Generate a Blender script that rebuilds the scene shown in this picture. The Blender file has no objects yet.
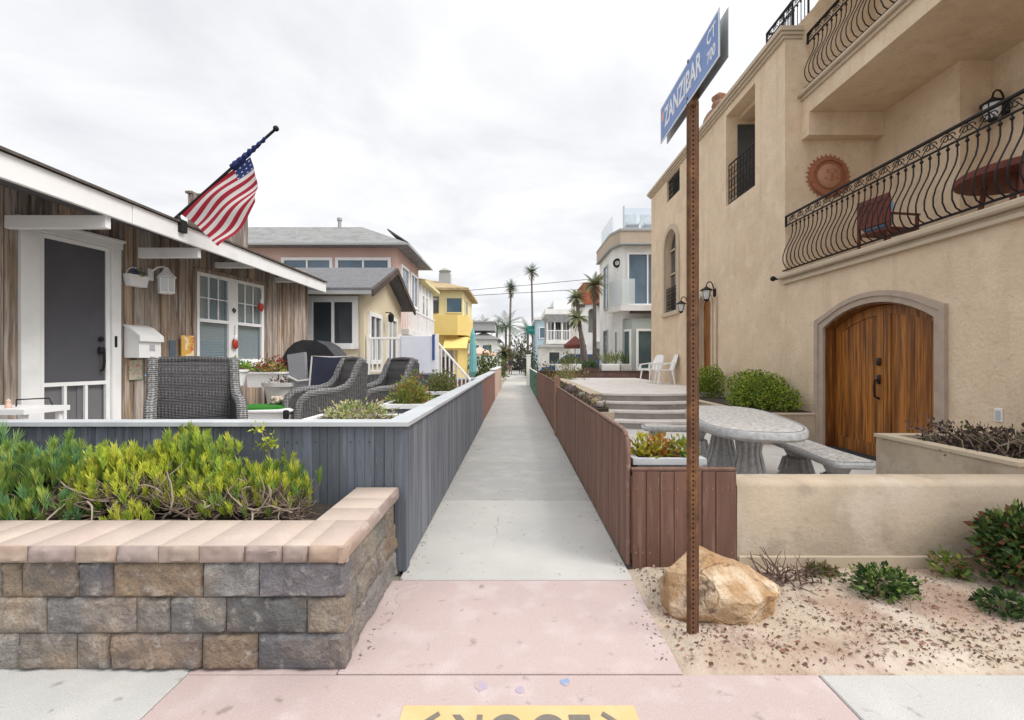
import bpy, bmesh, math, random
from mathutils import Vector, Matrix, noise
R = random.Random(11)
sc = bpy.context.scene
col = sc.collection
rad = math.radians
F, CX, CY, CH = 460.0, 516.0, 360.0, 1.5
def XY(px, Y): return (px - CX) / F * Y
def ZY(py, Y): return CH + (CY - py) / F * Y

# ---------------------------------------------------------------- materials
def mat(name, base, rough=.8, layers=(), bump=(), metal=0., tint=False, spec=.3,
        stretch=(1, 1, 1), coord='pos', transl=0., rot=None, cracks=None):
    m = bpy.data.materials.new(name); m.use_nodes = True
    nt = m.node_tree; N = nt.nodes; L = nt.links
    N.clear()
    out = N.new('ShaderNodeOutputMaterial')
    p = N.new('ShaderNodeBsdfPrincipled')
    p.inputs['Roughness'].default_value = rough
    p.inputs['Metallic'].default_value = metal
    p.inputs['Specular IOR Level'].default_value = spec
    if coord == 'pos':
        src = N.new('ShaderNodeNewGeometry').outputs['Position']
    else:
        src = N.new('ShaderNodeTexCoord').outputs['Object']
    mp = N.new('ShaderNodeMapping'); mp.inputs['Scale'].default_value = stretch
    if rot: mp.inputs['Rotation'].default_value = rot
    L.new(src, mp.inputs['Vector']); vec = mp.outputs['Vector']
    rgb = N.new('ShaderNodeRGB'); rgb.outputs[0].default_value = (*base, 1)
    cur = rgb.outputs[0]
    if tint:
        at = N.new('ShaderNodeAttribute'); at.attribute_name = 'tint'
        mx = N.new('ShaderNodeMix'); mx.data_type = 'RGBA'; mx.blend_type = 'MULTIPLY'
        mx.inputs['Factor'].default_value = 1
        L.new(cur, mx.inputs['A']); L.new(at.outputs['Color'], mx.inputs['B'])
        cur = mx.outputs['Result']
    for ly in layers:
        c, scale, lo, hi, amt = ly[:5]
        det = ly[5] if len(ly) > 5 else 5
        n = N.new('ShaderNodeTexNoise'); n.inputs['Scale'].default_value = scale
        n.inputs['Detail'].default_value = det
        if len(ly) > 7:
            m2 = N.new('ShaderNodeMapping'); m2.inputs['Scale'].default_value = ly[7]; L.new(src, m2.inputs['Vector']); L.new(m2.outputs['Vector'], n.inputs['Vector'])
        else: L.new(vec, n.inputs['Vector'])
        mr = N.new('ShaderNodeMapRange'); mr.inputs['From Min'].default_value = lo
        mr.inputs['From Max'].default_value = hi; mr.inputs['To Max'].default_value = amt
        L.new(n.outputs['Fac'], mr.inputs['Value'])
        mx = N.new('ShaderNodeMix'); mx.data_type = 'RGBA'
        mode = ly[6] if len(ly) > 6 else 'MIX'
        mx.blend_type = mode
        L.new(mr.outputs['Result'], mx.inputs['Factor'])
        L.new(cur, mx.inputs['A']); mx.inputs['B'].default_value = (*c, 1)
        cur = mx.outputs['Result']
    if cracks:
        c, scale, wdt, amt = cracks
        nn = N.new('ShaderNodeTexNoise'); nn.inputs['Scale'].default_value = 3.; nn.inputs['Detail'].default_value = 4; L.new(vec, nn.inputs['Vector'])
        ad = N.new('ShaderNodeMixRGB'); ad.blend_type = 'ADD'; ad.inputs['Fac'].default_value = .35; L.new(vec, ad.inputs[1]); L.new(nn.outputs['Color'], ad.inputs[2])
        vo = N.new('ShaderNodeTexVoronoi'); vo.feature = 'DISTANCE_TO_EDGE'; vo.inputs['Scale'].default_value = scale; L.new(ad.outputs[0], vo.inputs['Vector'])
        mr = N.new('ShaderNodeMapRange'); mr.inputs['From Max'].default_value = wdt*scale; mr.inputs['To Min'].default_value = amt; mr.inputs['To Max'].default_value = 0; L.new(vo.outputs['Distance'], mr.inputs['Value'])
        n3 = N.new('ShaderNodeTexNoise'); n3.inputs['Scale'].default_value = .9; L.new(vec, n3.inputs['Vector'])
        m3 = N.new('ShaderNodeMapRange'); m3.inputs['From Min'].default_value = .48; m3.inputs['From Max'].default_value = .58; L.new(n3.outputs['Fac'], m3.inputs['Value'])
        mm = N.new('ShaderNodeMath'); mm.operation = 'MULTIPLY'; L.new(mr.outputs['Result'], mm.inputs[0]); L.new(m3.outputs['Result'], mm.inputs[1])
        mx = N.new('ShaderNodeMix'); mx.data_type = 'RGBA'; L.new(mm.outputs[0], mx.inputs['Factor']); L.new(cur, mx.inputs['A']); mx.inputs['B'].default_value = (*c, 1); cur = mx.outputs['Result']
    L.new(cur, p.inputs['Base Color'])
    prev = None
    for scale, strength, dist in bump:
        n = N.new('ShaderNodeTexNoise'); n.inputs['Scale'].default_value = scale
        n.inputs['Detail'].default_value = 6
        L.new(vec, n.inputs['Vector'])
        b = N.new('ShaderNodeBump'); b.inputs['Strength'].default_value = strength
        b.inputs['Distance'].default_value = dist
        L.new(n.outputs['Fac'], b.inputs['Height'])
        if prev: L.new(prev, b.inputs['Normal'])
        prev = b.outputs['Normal']
    if prev: L.new(prev, p.inputs['Normal'])
    sh = p.outputs['BSDF']
    if transl:
        t = N.new('ShaderNodeBsdfTranslucent'); L.new(cur, t.inputs['Color'])
        ms = N.new('ShaderNodeMixShader'); ms.inputs['Fac'].default_value = transl
        L.new(sh, ms.inputs[1]); L.new(t.outputs['BSDF'], ms.inputs[2]); sh = ms.outputs[0]
    L.new(sh, out.inputs['Surface'])
    return m

def glass(name, colr, fac=.35, rough=.03):
    m = bpy.data.materials.new(name); m.use_nodes = True
    nt = m.node_tree; N = nt.nodes; L = nt.links; N.clear()
    out = N.new('ShaderNodeOutputMaterial')
    t = N.new('ShaderNodeBsdfTransparent'); t.inputs['Color'].default_value = (*colr, 1)
    g = N.new('ShaderNodeBsdfGlossy'); g.inputs['Roughness'].default_value = rough
    lw = N.new('ShaderNodeLayerWeight'); lw.inputs['Blend'].default_value = .5
    pw = N.new('ShaderNodeMath'); pw.operation = 'POWER'; pw.inputs[1].default_value = 3.; L.new(lw.outputs['Facing'], pw.inputs[0])
    ma = N.new('ShaderNodeMath'); ma.operation = 'MULTIPLY_ADD'; ma.inputs[1].default_value = .7; ma.inputs[2].default_value = fac*.2; L.new(pw.outputs[0], ma.inputs[0])
    ms = N.new('ShaderNodeMixShader')
    L.new(ma.outputs[0], ms.inputs['Fac'])
    L.new(t.outputs[0], ms.inputs[1]); L.new(g.outputs[0], ms.inputs[2])
    L.new(ms.outputs[0], out.inputs['Surface'])
    return m

def weave(name, c1, c2, k):
    m = bpy.data.materials.new(name); m.use_nodes = True
    nt = m.node_tree; N = nt.nodes; L = nt.links
    p = N['Principled BSDF']; p.inputs['Roughness'].default_value = .55
    tc = N.new('ShaderNodeTexCoord')
    outs = []
    for d in ('X', 'Z', 'Y'):
        w = N.new('ShaderNodeTexWave'); w.bands_direction = d; w.inputs['Scale'].default_value = k * (1 if d == 'Z' else .55)
        w.inputs['Distortion'].default_value = 1.0; w.inputs['Detail'].default_value = 1
        L.new(tc.outputs['Object'], w.inputs['Vector']); outs.append(w.outputs['Fac'])
    a = N.new('ShaderNodeMath'); a.operation = 'MULTIPLY'; L.new(outs[0], a.inputs[0]); L.new(outs[2], a.inputs[1])
    b = N.new('ShaderNodeMath'); b.operation = 'ADD'; L.new(a.outputs[0], b.inputs[0]); L.new(outs[1], b.inputs[1])
    nz = N.new('ShaderNodeTexNoise'); nz.inputs['Scale'].default_value = 40; L.new(tc.outputs['Object'], nz.inputs['Vector'])
    c = N.new('ShaderNodeMath'); c.operation = 'MULTIPLY'; L.new(b.outputs[0], c.inputs[0]); L.new(nz.outputs['Fac'], c.inputs[1])
    mx = N.new('ShaderNodeMix'); mx.data_type = 'RGBA'
    L.new(c.outputs[0], mx.inputs['Factor']); mx.inputs['A'].default_value = (*c1, 1); mx.inputs['B'].default_value = (*c2, 1)
    L.new(mx.outputs['Result'], p.inputs['Base Color'])
    bp = N.new('ShaderNodeBump'); bp.inputs['Strength'].default_value = .9; bp.inputs['Distance'].default_value = .008
    L.new(b.outputs[0], bp.inputs['Height']); L.new(bp.outputs['Normal'], p.inputs['Normal'])
    return m

# ---------------------------------------------------------------- mesh builder
def rot_to(d):
    return Vector(d).normalized().to_track_quat('Z', 'Y').to_matrix()

class MB:
    def __init__(s, M=None):
        s.v = []; s.f = []; s.mi = []; s.c = []; s.m = 0; s.col = (1, 1, 1); s.M = M
    def add(s, vs, fs, c=None):
        b = len(s.v)
        if s.M is not None: s.v += [tuple(s.M @ Vector(q)) for q in vs]
        else: s.v += [tuple(q) for q in vs]
        c = c or s.col
        for f in fs:
            s.f.append([b + i for i in f]); s.mi.append(s.m); s.c.append(c)
        return s
    def box(s, x0, x1, y0, y1, z0, z1, bev=0., c=None):
        if x0 > x1: x0, x1 = x1, x0
        if y0 > y1: y0, y1 = y1, y0
        if z0 > z1: z0, z1 = z1, z0
        bev = min(bev, (x1-x0)*.45, (y1-y0)*.45, (z1-z0)*.45)
        if bev <= 0:
            vs = [(x, y, z) for x in (x0, x1) for y in (y0, y1) for z in (z0, z1)]
            return s.add(vs, [(0,1,3,2),(4,6,7,5),(0,4,5,1),(2,3,7,6),(0,2,6,4),(1,5,7,3)], c)
        vs = []; idx = {}
        X = (x0, x1); Y = (y0, y1); Z = (z0, z1)
        for i in (0,1):
            for j in (0,1):
                for k in (0,1):
                    dx = bev if i == 0 else -bev; dy = bev if j == 0 else -bev; dz = bev if k == 0 else -bev
                    for a, q in enumerate(((X[i], Y[j]+dy, Z[k]+dz), (X[i]+dx, Y[j], Z[k]+dz), (X[i]+dx, Y[j]+dy, Z[k]))):
                        idx[i,j,k,a] = len(vs); vs.append(q)
        fs = []
        for i in (0,1):
            fs.append([idx[i,j,k,0] for j,k in ((0,0),(1,0),(1,1),(0,1))])
            fs.append([idx[j,i,k,1] for j,k in ((0,0),(1,0),(1,1),(0,1))])
            fs.append([idx[j,k,i,2] for j,k in ((0,0),(1,0),(1,1),(0,1))])
        for i in (0,1):
            for j in (0,1):
                fs.append([idx[i,j,0,0], idx[i,j,1,0], idx[i,j,1,1], idx[i,j,0,1]])
                fs.append([idx[i,0,j,0], idx[i,1,j,0], idx[i,1,j,2], idx[i,0,j,2]])
                fs.append([idx[0,i,j,1], idx[1,i,j,1], idx[1,i,j,2], idx[0,i,j,2]])
                for k in (0,1): fs.append([idx[i,j,k,0], idx[i,j,k,1], idx[i,j,k,2]])
        return s.add(vs, fs, c)
    def tube(s, pts, r, n=7, c=None, caps=True):
        pts = [Vector(p) for p in pts]
        rs = r if isinstance(r, (list, tuple)) else [r]*len(pts)
        vs = []; fs = []
        up = None
        for i, p in enumerate(pts):
            t = (pts[min(i+1, len(pts)-1)] - pts[max(i-1, 0)])
            if t.length < 1e-9: t = Vector((0,0,1))
            t.normalize()
            if up is None:
                up = t.orthogonal().normalized()
            else:
                up = up - t*up.dot(t)
                up = up.normalized() if up.length > 1e-6 else t.orthogonal().normalized()
            w = t.cross(up)
            for k in range(n):
                a = 2*math.pi*(k+.5)/n
                vs.append(p + (up*math.cos(a) + w*math.sin(a))*rs[i])
        for i in range(len(pts)-1):
            for k in range(n):
                k2 = (k+1) % n
                fs.append((i*n+k, i*n+k2, (i+1)*n+k2, (i+1)*n+k))
        if caps:
            fs.append(list(range(n))[::-1]); fs.append([(len(pts)-1)*n+k for k in range(n)])
        return s.add(vs, fs, c)
    def lathe(s, cx, cy, prof, n=20, c=None, sx=1, sy=1):
        vs = []; fs = []
        for r_, z in prof:
            for k in range(n):
                a = 2*math.pi*k/n
                vs.append((cx+math.cos(a)*r_*sx, cy+math.sin(a)*r_*sy, z))
        for i in range(len(prof)-1):
            for k in range(n):
                k2 = (k+1) % n
                fs.append((i*n+k, i*n+k2, (i+1)*n+k2, (i+1)*n+k))
        fs.append(list(range(n))[::-1]); fs.append([(len(prof)-1)*n+k for k in range(n)])
        return s.add(vs, fs, c)
    def prism(s, poly, axis, a0, a1, c=None):
        def mk(p, a):
            return {'x': (a, p[0], p[1]), 'y': (p[0], a, p[1]), 'z': (p[0], p[1], a)}[axis]
        n = len(poly)
        vs = [mk(p, a0) for p in poly] + [mk(p, a1) for p in poly]
        fs = [list(range(n))[::-1], list(range(n, 2*n))]
        fs += [(i, (i+1) % n, n+(i+1) % n, n+i) for i in range(n)]
        return s.add(vs, fs, c)
    def band(s, outer, inner, axis, a0, a1, c=None, closed=False):
        def mk(p, a):
            return {'x': (a, p[0], p[1]), 'y': (p[0], a, p[1]), 'z': (p[0], p[1], a)}[axis]
        n = len(outer)
        vs = [mk(p, a0) for p in outer] + [mk(p, a0) for p in inner] + [mk(p, a1) for p in outer] + [mk(p, a1) for p in inner]
        fs = []
        for i in range(n if closed else n-1):
            j = (i+1) % n
            fs += [(i, j, n+j, n+i), (2*n+i, 3*n+i, 3*n+j, 2*n+j), (i, 2*n+i, 2*n+j, j), (n+i, n+j, 3*n+j, 3*n+i)]
        if not closed:
            fs += [(0, n, 3*n, 2*n), (n-1, 3*n-1, 4*n-1, 2*n-1)]
        return s.add(vs, fs, c)
    def ell(s, c0, r, nu=14, nv=9, c=None, jit=0., js=3., cuts=()):
        vs = []; fs = []
        c0 = Vector(c0)
        for j in range(nv+1):
            ph = math.pi*j/nv
            for i in range(nu):
                th = 2*math.pi*i/nu
                d = Vector((math.sin(ph)*math.cos(th), math.sin(ph)*math.sin(th), math.cos(ph)))
                k = 1 + jit*noise.noise(d*js + c0*1.7)
                q = d*k
                for nrm, dist in cuts:
                    e = q.dot(nrm) - dist
                    if e > 0: q = q - nrm*e
                vs.append((c0.x+q.x*r[0], c0.y+q.y*r[1], c0.z+q.z*r[2]))
        for j in range(nv):
            for i in range(nu):
                i2 = (i+1) % nu
                fs.append((j*nu+i, (j+1)*nu+i, (j+1)*nu+i2, j*nu+i2))
        return s.add(vs, fs, c)
    def leaf(s, p, d, ln, wd, c=None):
        d = Vector(d).normalized()
        w = d.orthogonal(); w.rotate(Matrix.Rotation(R.uniform(0, 6.28), 3, d)); w.normalize()
        nrm = d.cross(w)
        p = Vector(p); m_ = p + d*ln*.5
        return s.add([p, m_ + w*wd*.5 + nrm*wd*.12, p + d*ln, m_ - w*wd*.5 + nrm*wd*.12], [(0,1,2),(0,2,3)], c)
    def finger(s, p, d, ln, r, c=None):
        d = Vector(d).normalized(); w = d.orthogonal().normalized(); u = d.cross(w)
        p = Vector(p); vs = []
        for t, k in ((0, .6), (.6, 1.)):
            for a in (0, 2.09, 4.19):
                vs.append(p + d*ln*t + (w*math.cos(a)+u*math.sin(a))*r*k)
        vs.append(p + d*ln)
        return s.add(vs, [(0,1,4,3),(1,2,5,4),(2,0,3,5),(3,4,6),(4,5,6),(5,3,6)], c)
    def build(s, name, m, parent=None, smooth=None, fix=True, kind=None, label=None, subd=0):
        me = bpy.data.meshes.new(name)
        org = Vector((0,0,0))
        if parent is not None:
            q = parent
            while q is not None:
                org += q.location; q = q.parent
        elif kind is None and s.v:
            xs = [v[0] for v in s.v]; ys = [v[1] for v in s.v]; zs = [v[2] for v in s.v]
            org = Vector(((min(xs)+max(xs))/2, (min(ys)+max(ys))/2, min(zs)))
        me.from_pydata([(v[0]-org.x, v[1]-org.y, v[2]-org.z) for v in s.v], [], s.f)
        ms = m if isinstance(m, (list, tuple)) else [m]
        for x in ms: me.materials.append(x)
        me.polygons.foreach_set('material_index', s.mi)
        if fix and len(s.f) < 60000:
            bm = bmesh.new(); bm.from_mesh(me)
            bmesh.ops.recalc_face_normals(bm, faces=bm.faces)
            bm.to_mesh(me); bm.free()
        at = me.attributes.new('tint', 'FLOAT_COLOR', 'CORNER')
        buf = []
        for p in me.polygons:
            cc = s.c[p.index]; buf += [cc[0], cc[1], cc[2], 1.0]*p.loop_total
        at.data.foreach_set('color', buf)
        if smooth is not None:
            me.polygons.foreach_set('use_smooth', [True]*len(me.polygons))
            me.set_sharp_from_angle(angle=rad(smooth))
        me.update()
        o = bpy.data.objects.new(name, me); col.objects.link(o)
        if parent is not None: o.parent = parent
        else: o.location = org
        if kind: o['kind'] = kind
        if label: o['label'] = label
        return o

def thing(name, label, cat, loc=(0,0,0), group=None):
    o = bpy.data.objects.new(name, None); col.objects.link(o); o.empty_display_size = .2
    o.location = loc; o['label'] = label; o['category'] = cat
    if group: o['group'] = group
    return o
def tag(o, label, cat, group=None):
    o['label'] = label; o['category'] = cat
    if group: o['group'] = group
    return o
def dup(o, loc=None, rz=None, label=None, parent=None):
    c = o.copy(); col.objects.link(c)
    if parent is not None: c.parent = parent
    if loc is not None: c.location = loc
    if rz is not None: c.rotation_euler = (0, 0, rz)
    if label: c['label'] = label
    for ch in list(o.children): dup(ch, parent=c)
    return c
def structure(mb, name, m, **k):
    return mb.build(name, m, kind='structure', **k)

def text_into(name, s, size, M, m, parent, ext=.001, bold=0., sx=1.):
    cu = bpy.data.curves.new('txt', 'FONT'); cu.body = s; cu.size = size; cu.extrude = ext; cu.offset = bold
    cu.align_x = 'CENTER'; cu.align_y = 'CENTER'
    o = bpy.data.objects.new('txt', cu); col.objects.link(o)
    bpy.context.view_layer.update()
    dg = bpy.context.evaluated_depsgraph_get()
    me = bpy.data.meshes.new_from_object(o.evaluated_get(dg))
    bpy.data.objects.remove(o)
    org = Vector((0,0,0)); q = parent
    while q is not None: org += q.location; q = q.parent
    me.transform(Matrix.Translation(-org) @ M @ Matrix.Diagonal((sx, 1, 1, 1)))
    me.materials.clear(); me.materials.append(m)
    r = bpy.data.objects.new(name, me); col.objects.link(r); r.parent = parent
    return r

def jit(c, a=.15):
    k = 1 + R.uniform(-a, a)
    return (c[0]*k*(1+R.uniform(-.05,.05)), c[1]*k, c[2]*k*(1+R.uniform(-.08,.08)))

def foliage(mb, c, r, n, size, cols, lump=.3, up=.2, wd=.45, full=False):
    c = Vector(c)
    off = Vector((R.uniform(0,50), R.uniform(0,50), R.uniform(0,50)))
    for _ in range(n):
        d = Vector((R.gauss(0,1), R.gauss(0,1), R.gauss(0,1)))
        if not full: d.z = abs(d.z) - .15
        d.normalize()
        k = 1 + lump*noise.noise(d*2.6+off)*1.6
        t = k*(R.random()**.35 if R.random() < .75 else R.uniform(.2, 1))
        p = c + Vector((d.x*r[0], d.y*r[1], d.z*r[2]))*t
        dd = d + Vector((R.uniform(-.9,.9), R.uniform(-.9,.9), R.uniform(-.6,.9)+up))
        mb.leaf(p, dd, size*R.uniform(.6,1.3), size*wd*R.uniform(.7,1.3), jit(R.choice(cols), .25))

def wallholes(mb, axis, a0, a1, u0, u1, z0, z1, holes):
    us = sorted({u0, u1} | {h[0] for h in holes if u0 < h[0] < u1} | {h[1] for h in holes if u0 < h[1] < u1})
    for ua, ub in zip(us[:-1], us[1:]):
        mid = (ua+ub)/2
        hs = sorted([(h[2], h[3]) for h in holes if h[0] < mid < h[1]])
        z = z0
        for h0, h1 in hs + [(z1, z1)]:
            if h0 > z + 1e-6:
                if axis == 'x': mb.box(a0, a1, ua, ub, z, h0)
                else: mb.box(ua, ub, a0, a1, z, h0)
            z = max(z, h1)
def arc(u0, u1, zs, rise, n=12):
    w = (u1-u0)/2; um = (u0+u1)/2
    rr = (w*w+rise*rise)/(2*rise); zc = zs + rise - rr
    a = math.asin(min(1, w/rr))
    if rise > w: a = math.pi - a
    return [(um + rr*math.sin(-a + 2*a*i/n), zc + rr*math.cos(-a+2*a*i/n)) for i in range(n+1)]
def offset_arc(pts, d):
    um = (pts[0][0]+pts[-1][0])/2
    o = []
    for i, (u, z) in enumerate(pts):
        a = pts[max(i-1,0)]; b = pts[min(i+1,len(pts)-1)]
        tx, tz = b[0]-a[0], b[1]-a[1]; l = math.hypot(tx, tz)
        o.append((u - tz/l*d, z + tx/l*d))
    return o
# ---------------------------------------------------------------- materials used
M = {}
M['concrete'] = mat('concrete', (.455,.445,.42), .9, [((.38,.375,.365), 1.2, .35, .7, .6), ((.55,.54,.52), 3.5, .5, .75, .5), ((.22,.20,.18), 11, .64, .73, .65), ((.25,.24,.23), 170, .52, .72, .55, 2), ((.58,.57,.55), 130, .58, .72, .5, 2)], [(60, .35, .004), (4, .2, .01), (220, .4, .002)], tint=True, cracks=((.14,.13,.12), .55, .0045, .7))
M['pink'] = mat('pink_concrete', (.465,.365,.35), .9, [((.43,.345,.335), 1.6, .4, .7, .6), ((.55,.48,.47), 4.5, .5, .7, .55), ((.23,.18,.165), 10, .635, .72, .7), ((.29,.22,.21), 170, .52, .72, .55, 2), ((.55,.47,.46), 130, .58, .72, .5, 2)], [(60, .35, .004), (220, .4, .002)], tint=True, cracks=((.2,.15,.14), .5, .004, .7))
M['shade'] = mat('window_shade', (.40,.39,.36), .8)
M['sandstone_cap'] = mat('cap_stone', (.46,.375,.325), .9, [((.38,.31,.29), 2.2, .4, .7, .6), ((.58,.49,.41), 5, .5, .75, .5), ((.27,.22,.2), 60, .55, .8, .4, 3)], [(50, .3, .006)], tint=True)
M['block'] = mat('split_block', (.36,.35,.34), .95, [((.13,.12,.12), 7, .46, .70, .75), ((.38,.27,.18), 3.0, .5, .7, .5), ((.5,.48,.44), 18, .55, .75, .5), ((.10,.09,.085), 70, .5, .75, .6, 3)], [(45, .9, .016), (160, .6, .006)], tint=True)
M['stucco'] = mat('tan_stucco', (.72,.57,.41), .92, [((.63,.49,.345), 1.1, .42, .62, .7), ((.78,.65,.49), 2.6, .5, .66, .6), ((.52,.405,.29), 7, .56, .74, .5), ((.40,.32,.24), 2.2, .56, .74, .35, 5, 'MIX', (2.2,2.2,.16)), ((.45,.36,.27), 60, .52, .72, .5, 3)], [(22, .7, .016), (110, .5, .005)], cracks=((.34,.27,.2), .35, .003, .5))
M['trim'] = mat('pale_trim', (.53,.44,.33), .85, [((.45,.37,.27), 3, .45, .7, .5)], [(60, .2, .004)])
M['stucco2'] = mat('low_wall_stucco', (.51,.415,.31), .92, [((.375,.30,.22), 1.7, .42, .62, .85), ((.56,.48,.385), 3.4, .5, .66, .7), ((.29,.24,.19), 5, .57, .72, .55), ((.33,.28,.22), 2.0, .57, .74, .35, 5, 'MIX', (3,3,.5)), ((.36,.29,.22), 70, .55, .75, .4, 3)], [(22, .5, .014), (110, .5, .005)], cracks=((.25,.2,.16), .8, .002, .5))
M['doortrim'] = mat('stone_trim', (.43,.345,.28), .85, [((.31,.245,.2), 6, .4, .7, .5)], [(60, .3, .005)])
M['whitepaint'] = mat('white_paint', (.80,.80,.80), .55, [((.60,.59,.57), 4, .5, .8, .5), ((.45,.42,.38), 20, .66, .85, .4)], [(30, .1, .003)])
M['white'] = mat('white_plastic', (.82,.82,.82), .4, [((.66,.66,.66), 6, .5, .8, .4)])
M['barn'] = mat('weathered_boards', (.36,.285,.23), .9, [((.15,.11,.08), 1.0, .44, .66, .8), ((.52,.47,.44), 1.6, .5, .68, .75), ((.06,.045,.04), 4, .56, .74, .7)], [(3, .6, .01)], tint=True, stretch=(14,14,.9))
M['darkvoid'] = mat('dark_interior', (.03,.03,.035), .9)
M['screen'] = mat('dark_screen', (.10,.10,.115), .6, [((.14,.14,.155), 2, .4, .7, .6)], [(300, .1, .002)])
for nd in [q for q in M['screen'].node_tree.nodes if q.type == 'BSDF_PRINCIPLED']: nd.inputs['Alpha'].default_value = .80
M['greydoor'] = mat('grey_door', (.16,.16,.17), .5)
M['greyfence'] = mat('grey_fence_paint', (.115,.13,.155), .75, [((.07,.08,.10), 1.0, .45, .72, .8), ((.23,.25,.275), 1.9, .53, .70, .45), ((.05,.055,.065), 6, .6, .72, .6), ((.32,.33,.34), 9, .66, .75, .3)], [(2.5, .4, .006)], tint=True, stretch=(14,14,.8))
M['greycap'] = mat('pale_cap_paint', (.48,.50,.52), .65, [((.33,.34,.36), 3, .45, .72, .6), ((.6,.6,.6), 9, .55, .75, .4)], [(20, .2, .004)])
M['brownfence'] = mat('brown_fence_paint', (.165,.09,.064), .7, [((.11,.055,.045), 1.0, .45, .7, .7), ((.25,.145,.115), 1.8, .53, .70, .75), ((.06,.03,.025), 5, .6, .74, .6), ((.42,.35,.30), 9, .68, .76, .6)], [(2.5, .4, .006)], tint=True, stretch=(12,12,.9))
M['greenfence'] = mat('green_fence_paint', (.05,.15,.12), .7, [((.08,.22,.18), 3, .5, .7, .5)], stretch=(10,10,1))
M['redwall'] = mat('red_brick_low_wall', (.30,.16,.13), .85, [((.20,.1,.08), 3, .45, .7, .6)], [(20, .3, .01)])
M['rust'] = mat('rusty_steel', (.175,.09,.052), .8, [((.30,.15,.07), 9, .45, .7, .8), ((.08,.045,.03), 25, .5, .75, .7), ((.36,.22,.12), 60, .6, .8, .5)], [(120, .3, .003)], metal=.3)
M['bluesign'] = mat('blue_sign_sheeting', (.10,.20,.50), .4, [((.16,.28,.58), 8, .45, .7, .6)], spec=.5)
M['signgrey'] = mat('sign_back_metal', (.40,.42,.43), .45, [((.3,.31,.32), 12, .45, .7, .5)], metal=.4)
M['signwhite'] = mat('sign_white', (.75,.78,.82), .4)
M['iron'] = mat('black_iron', (.013,.012,.013), .6, spec=.25)
M['doorwood'] = mat('door_wood', (.34,.125,.024), .45, [((.10,.035,.009), 1.0, .42, .62, .9), ((.48,.22,.05), 1.8, .52, .75, .7), ((.05,.02,.008), 4, .58, .75, .5)], [(2.5, .3, .004)], tint=True, stretch=(16,16,.9), spec=.4)
M['granite'] = mat('speckled_concrete', (.46,.46,.46), .8, [((.26,.26,.27), 18, .45, .7, .6), ((.62,.61,.59), 35, .5, .7, .6), ((.15,.15,.16), 90, .55, .75, .5, 2)], [(40, .3, .005)])
M['mosaic'] = mat('mosaic_top', (.52,.50,.475), .6, [((.30,.28,.27), 26, .48, .56, .8, 1), ((.66,.63,.59), 30, .5, .62, .7, 1), ((.40,.33,.30), 40, .55, .65, .5, 1)], [(40, .2, .003)])
M['mosaicdark'] = mat('mosaic_border', (.16,.16,.17), .7, [((.3,.3,.3), 60, .5, .6, .6, 1)])
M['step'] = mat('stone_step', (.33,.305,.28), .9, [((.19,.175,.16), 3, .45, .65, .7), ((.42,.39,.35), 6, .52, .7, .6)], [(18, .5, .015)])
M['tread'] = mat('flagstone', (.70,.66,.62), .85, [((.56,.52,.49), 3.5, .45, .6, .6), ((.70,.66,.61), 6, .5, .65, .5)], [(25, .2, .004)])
M['sand'] = mat('sandy_soil', (.45,.375,.295), .97, [((.30,.20,.15), 2.0, .47, .66, .85), ((.56,.49,.42), 2.5, .5, .7, .7), ((.20,.12,.085), 22, .58, .75, .7), ((.30,.16,.12), 50, .58, .75, .6)], [(90, .6, .01), (14, .5, .03)])
M['soil'] = mat('dark_soil', (.045,.035,.028), .98, [((.10,.075,.06), 20, .5, .7, .6)], [(40, .8, .02)])
M['ground'] = mat('ground', (.33,.30,.26), .95, [((.25,.22,.19), .4, .4, .7, .6)])
M['patio'] = mat('patio_concrete', (.60,.575,.545), .9, [((.46,.435,.41), 2, .45, .7, .6), ((.68,.65,.61), 6, .5, .7, .5)], [(40, .2, .004)])
M['boulder'] = mat('sandstone_boulder', (.42,.29,.175), .92, [((.36,.20,.09), 4, .46, .62, .75), ((.64,.52,.38), 6, .5, .64, .85), ((.15,.09,.055), 12, .56, .70, .85), ((.7,.6,.48), 30, .6, .8, .4)], [(9, .9, .04), (40, 1., .016)], cracks=((.13,.07,.035), 3.2, .007, .85))
M['leaf'] = mat('leaf', (1,1,1), .55, tint=True, transl=.25, spec=.35)
M['succ'] = mat('succulent_leaf', (1,1,1), .4, tint=True, transl=.15, spec=.4)
M['stem'] = mat('woody_stem', (.24,.185,.135), .9, [((.36,.30,.24), 20, .45, .7, .7)], [(60, .5, .004)])
M['twig'] = mat('brown_twig', (.15,.11,.08), .9, [((.24,.19,.15), 20, .45, .7, .6)])
M['deadstem'] = mat('bleached_stem', (.33,.275,.21), .9, [((.25,.2,.15), 20, .45, .7, .6)])
M['trunk'] = mat('palm_trunk', (.19,.17,.15), .95, [((.13,.1,.085), 4, .45, .7, .7)], [(12, .6, .03)], stretch=(1,1,4))
M['wicker'] = weave('grey_wicker', (.022,.021,.023), (.15,.145,.145), 20)
M['wickerlight'] = weave('wicker_braid', (.05,.05,.05), (.36,.35,.345), 16)
M['darkcushion'] = mat('dark_cushion', (.035,.037,.045), .9, [((.2,.2,.2), 30, .6, .65, .5)], [(200,.2,.002)])
M['navy'] = mat('navy_sling', (.018,.022,.04), .7, [((.03,.035,.06), 3, .4, .7, .6)])
M['cover'] = mat('grill_cover', (.022,.022,.026), .5, [((.05,.05,.055), 4, .45, .7, .6)], [(6, .5, .03)])
M['turf'] = mat('green_turf', (.03,.17,.02), .9, [((.05,.26,.03), 60, .45, .7, .7)], [(200, .6, .01)])
M['glassclear'] = glass('window_glass', (.75,.8,.82), .25)
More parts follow.
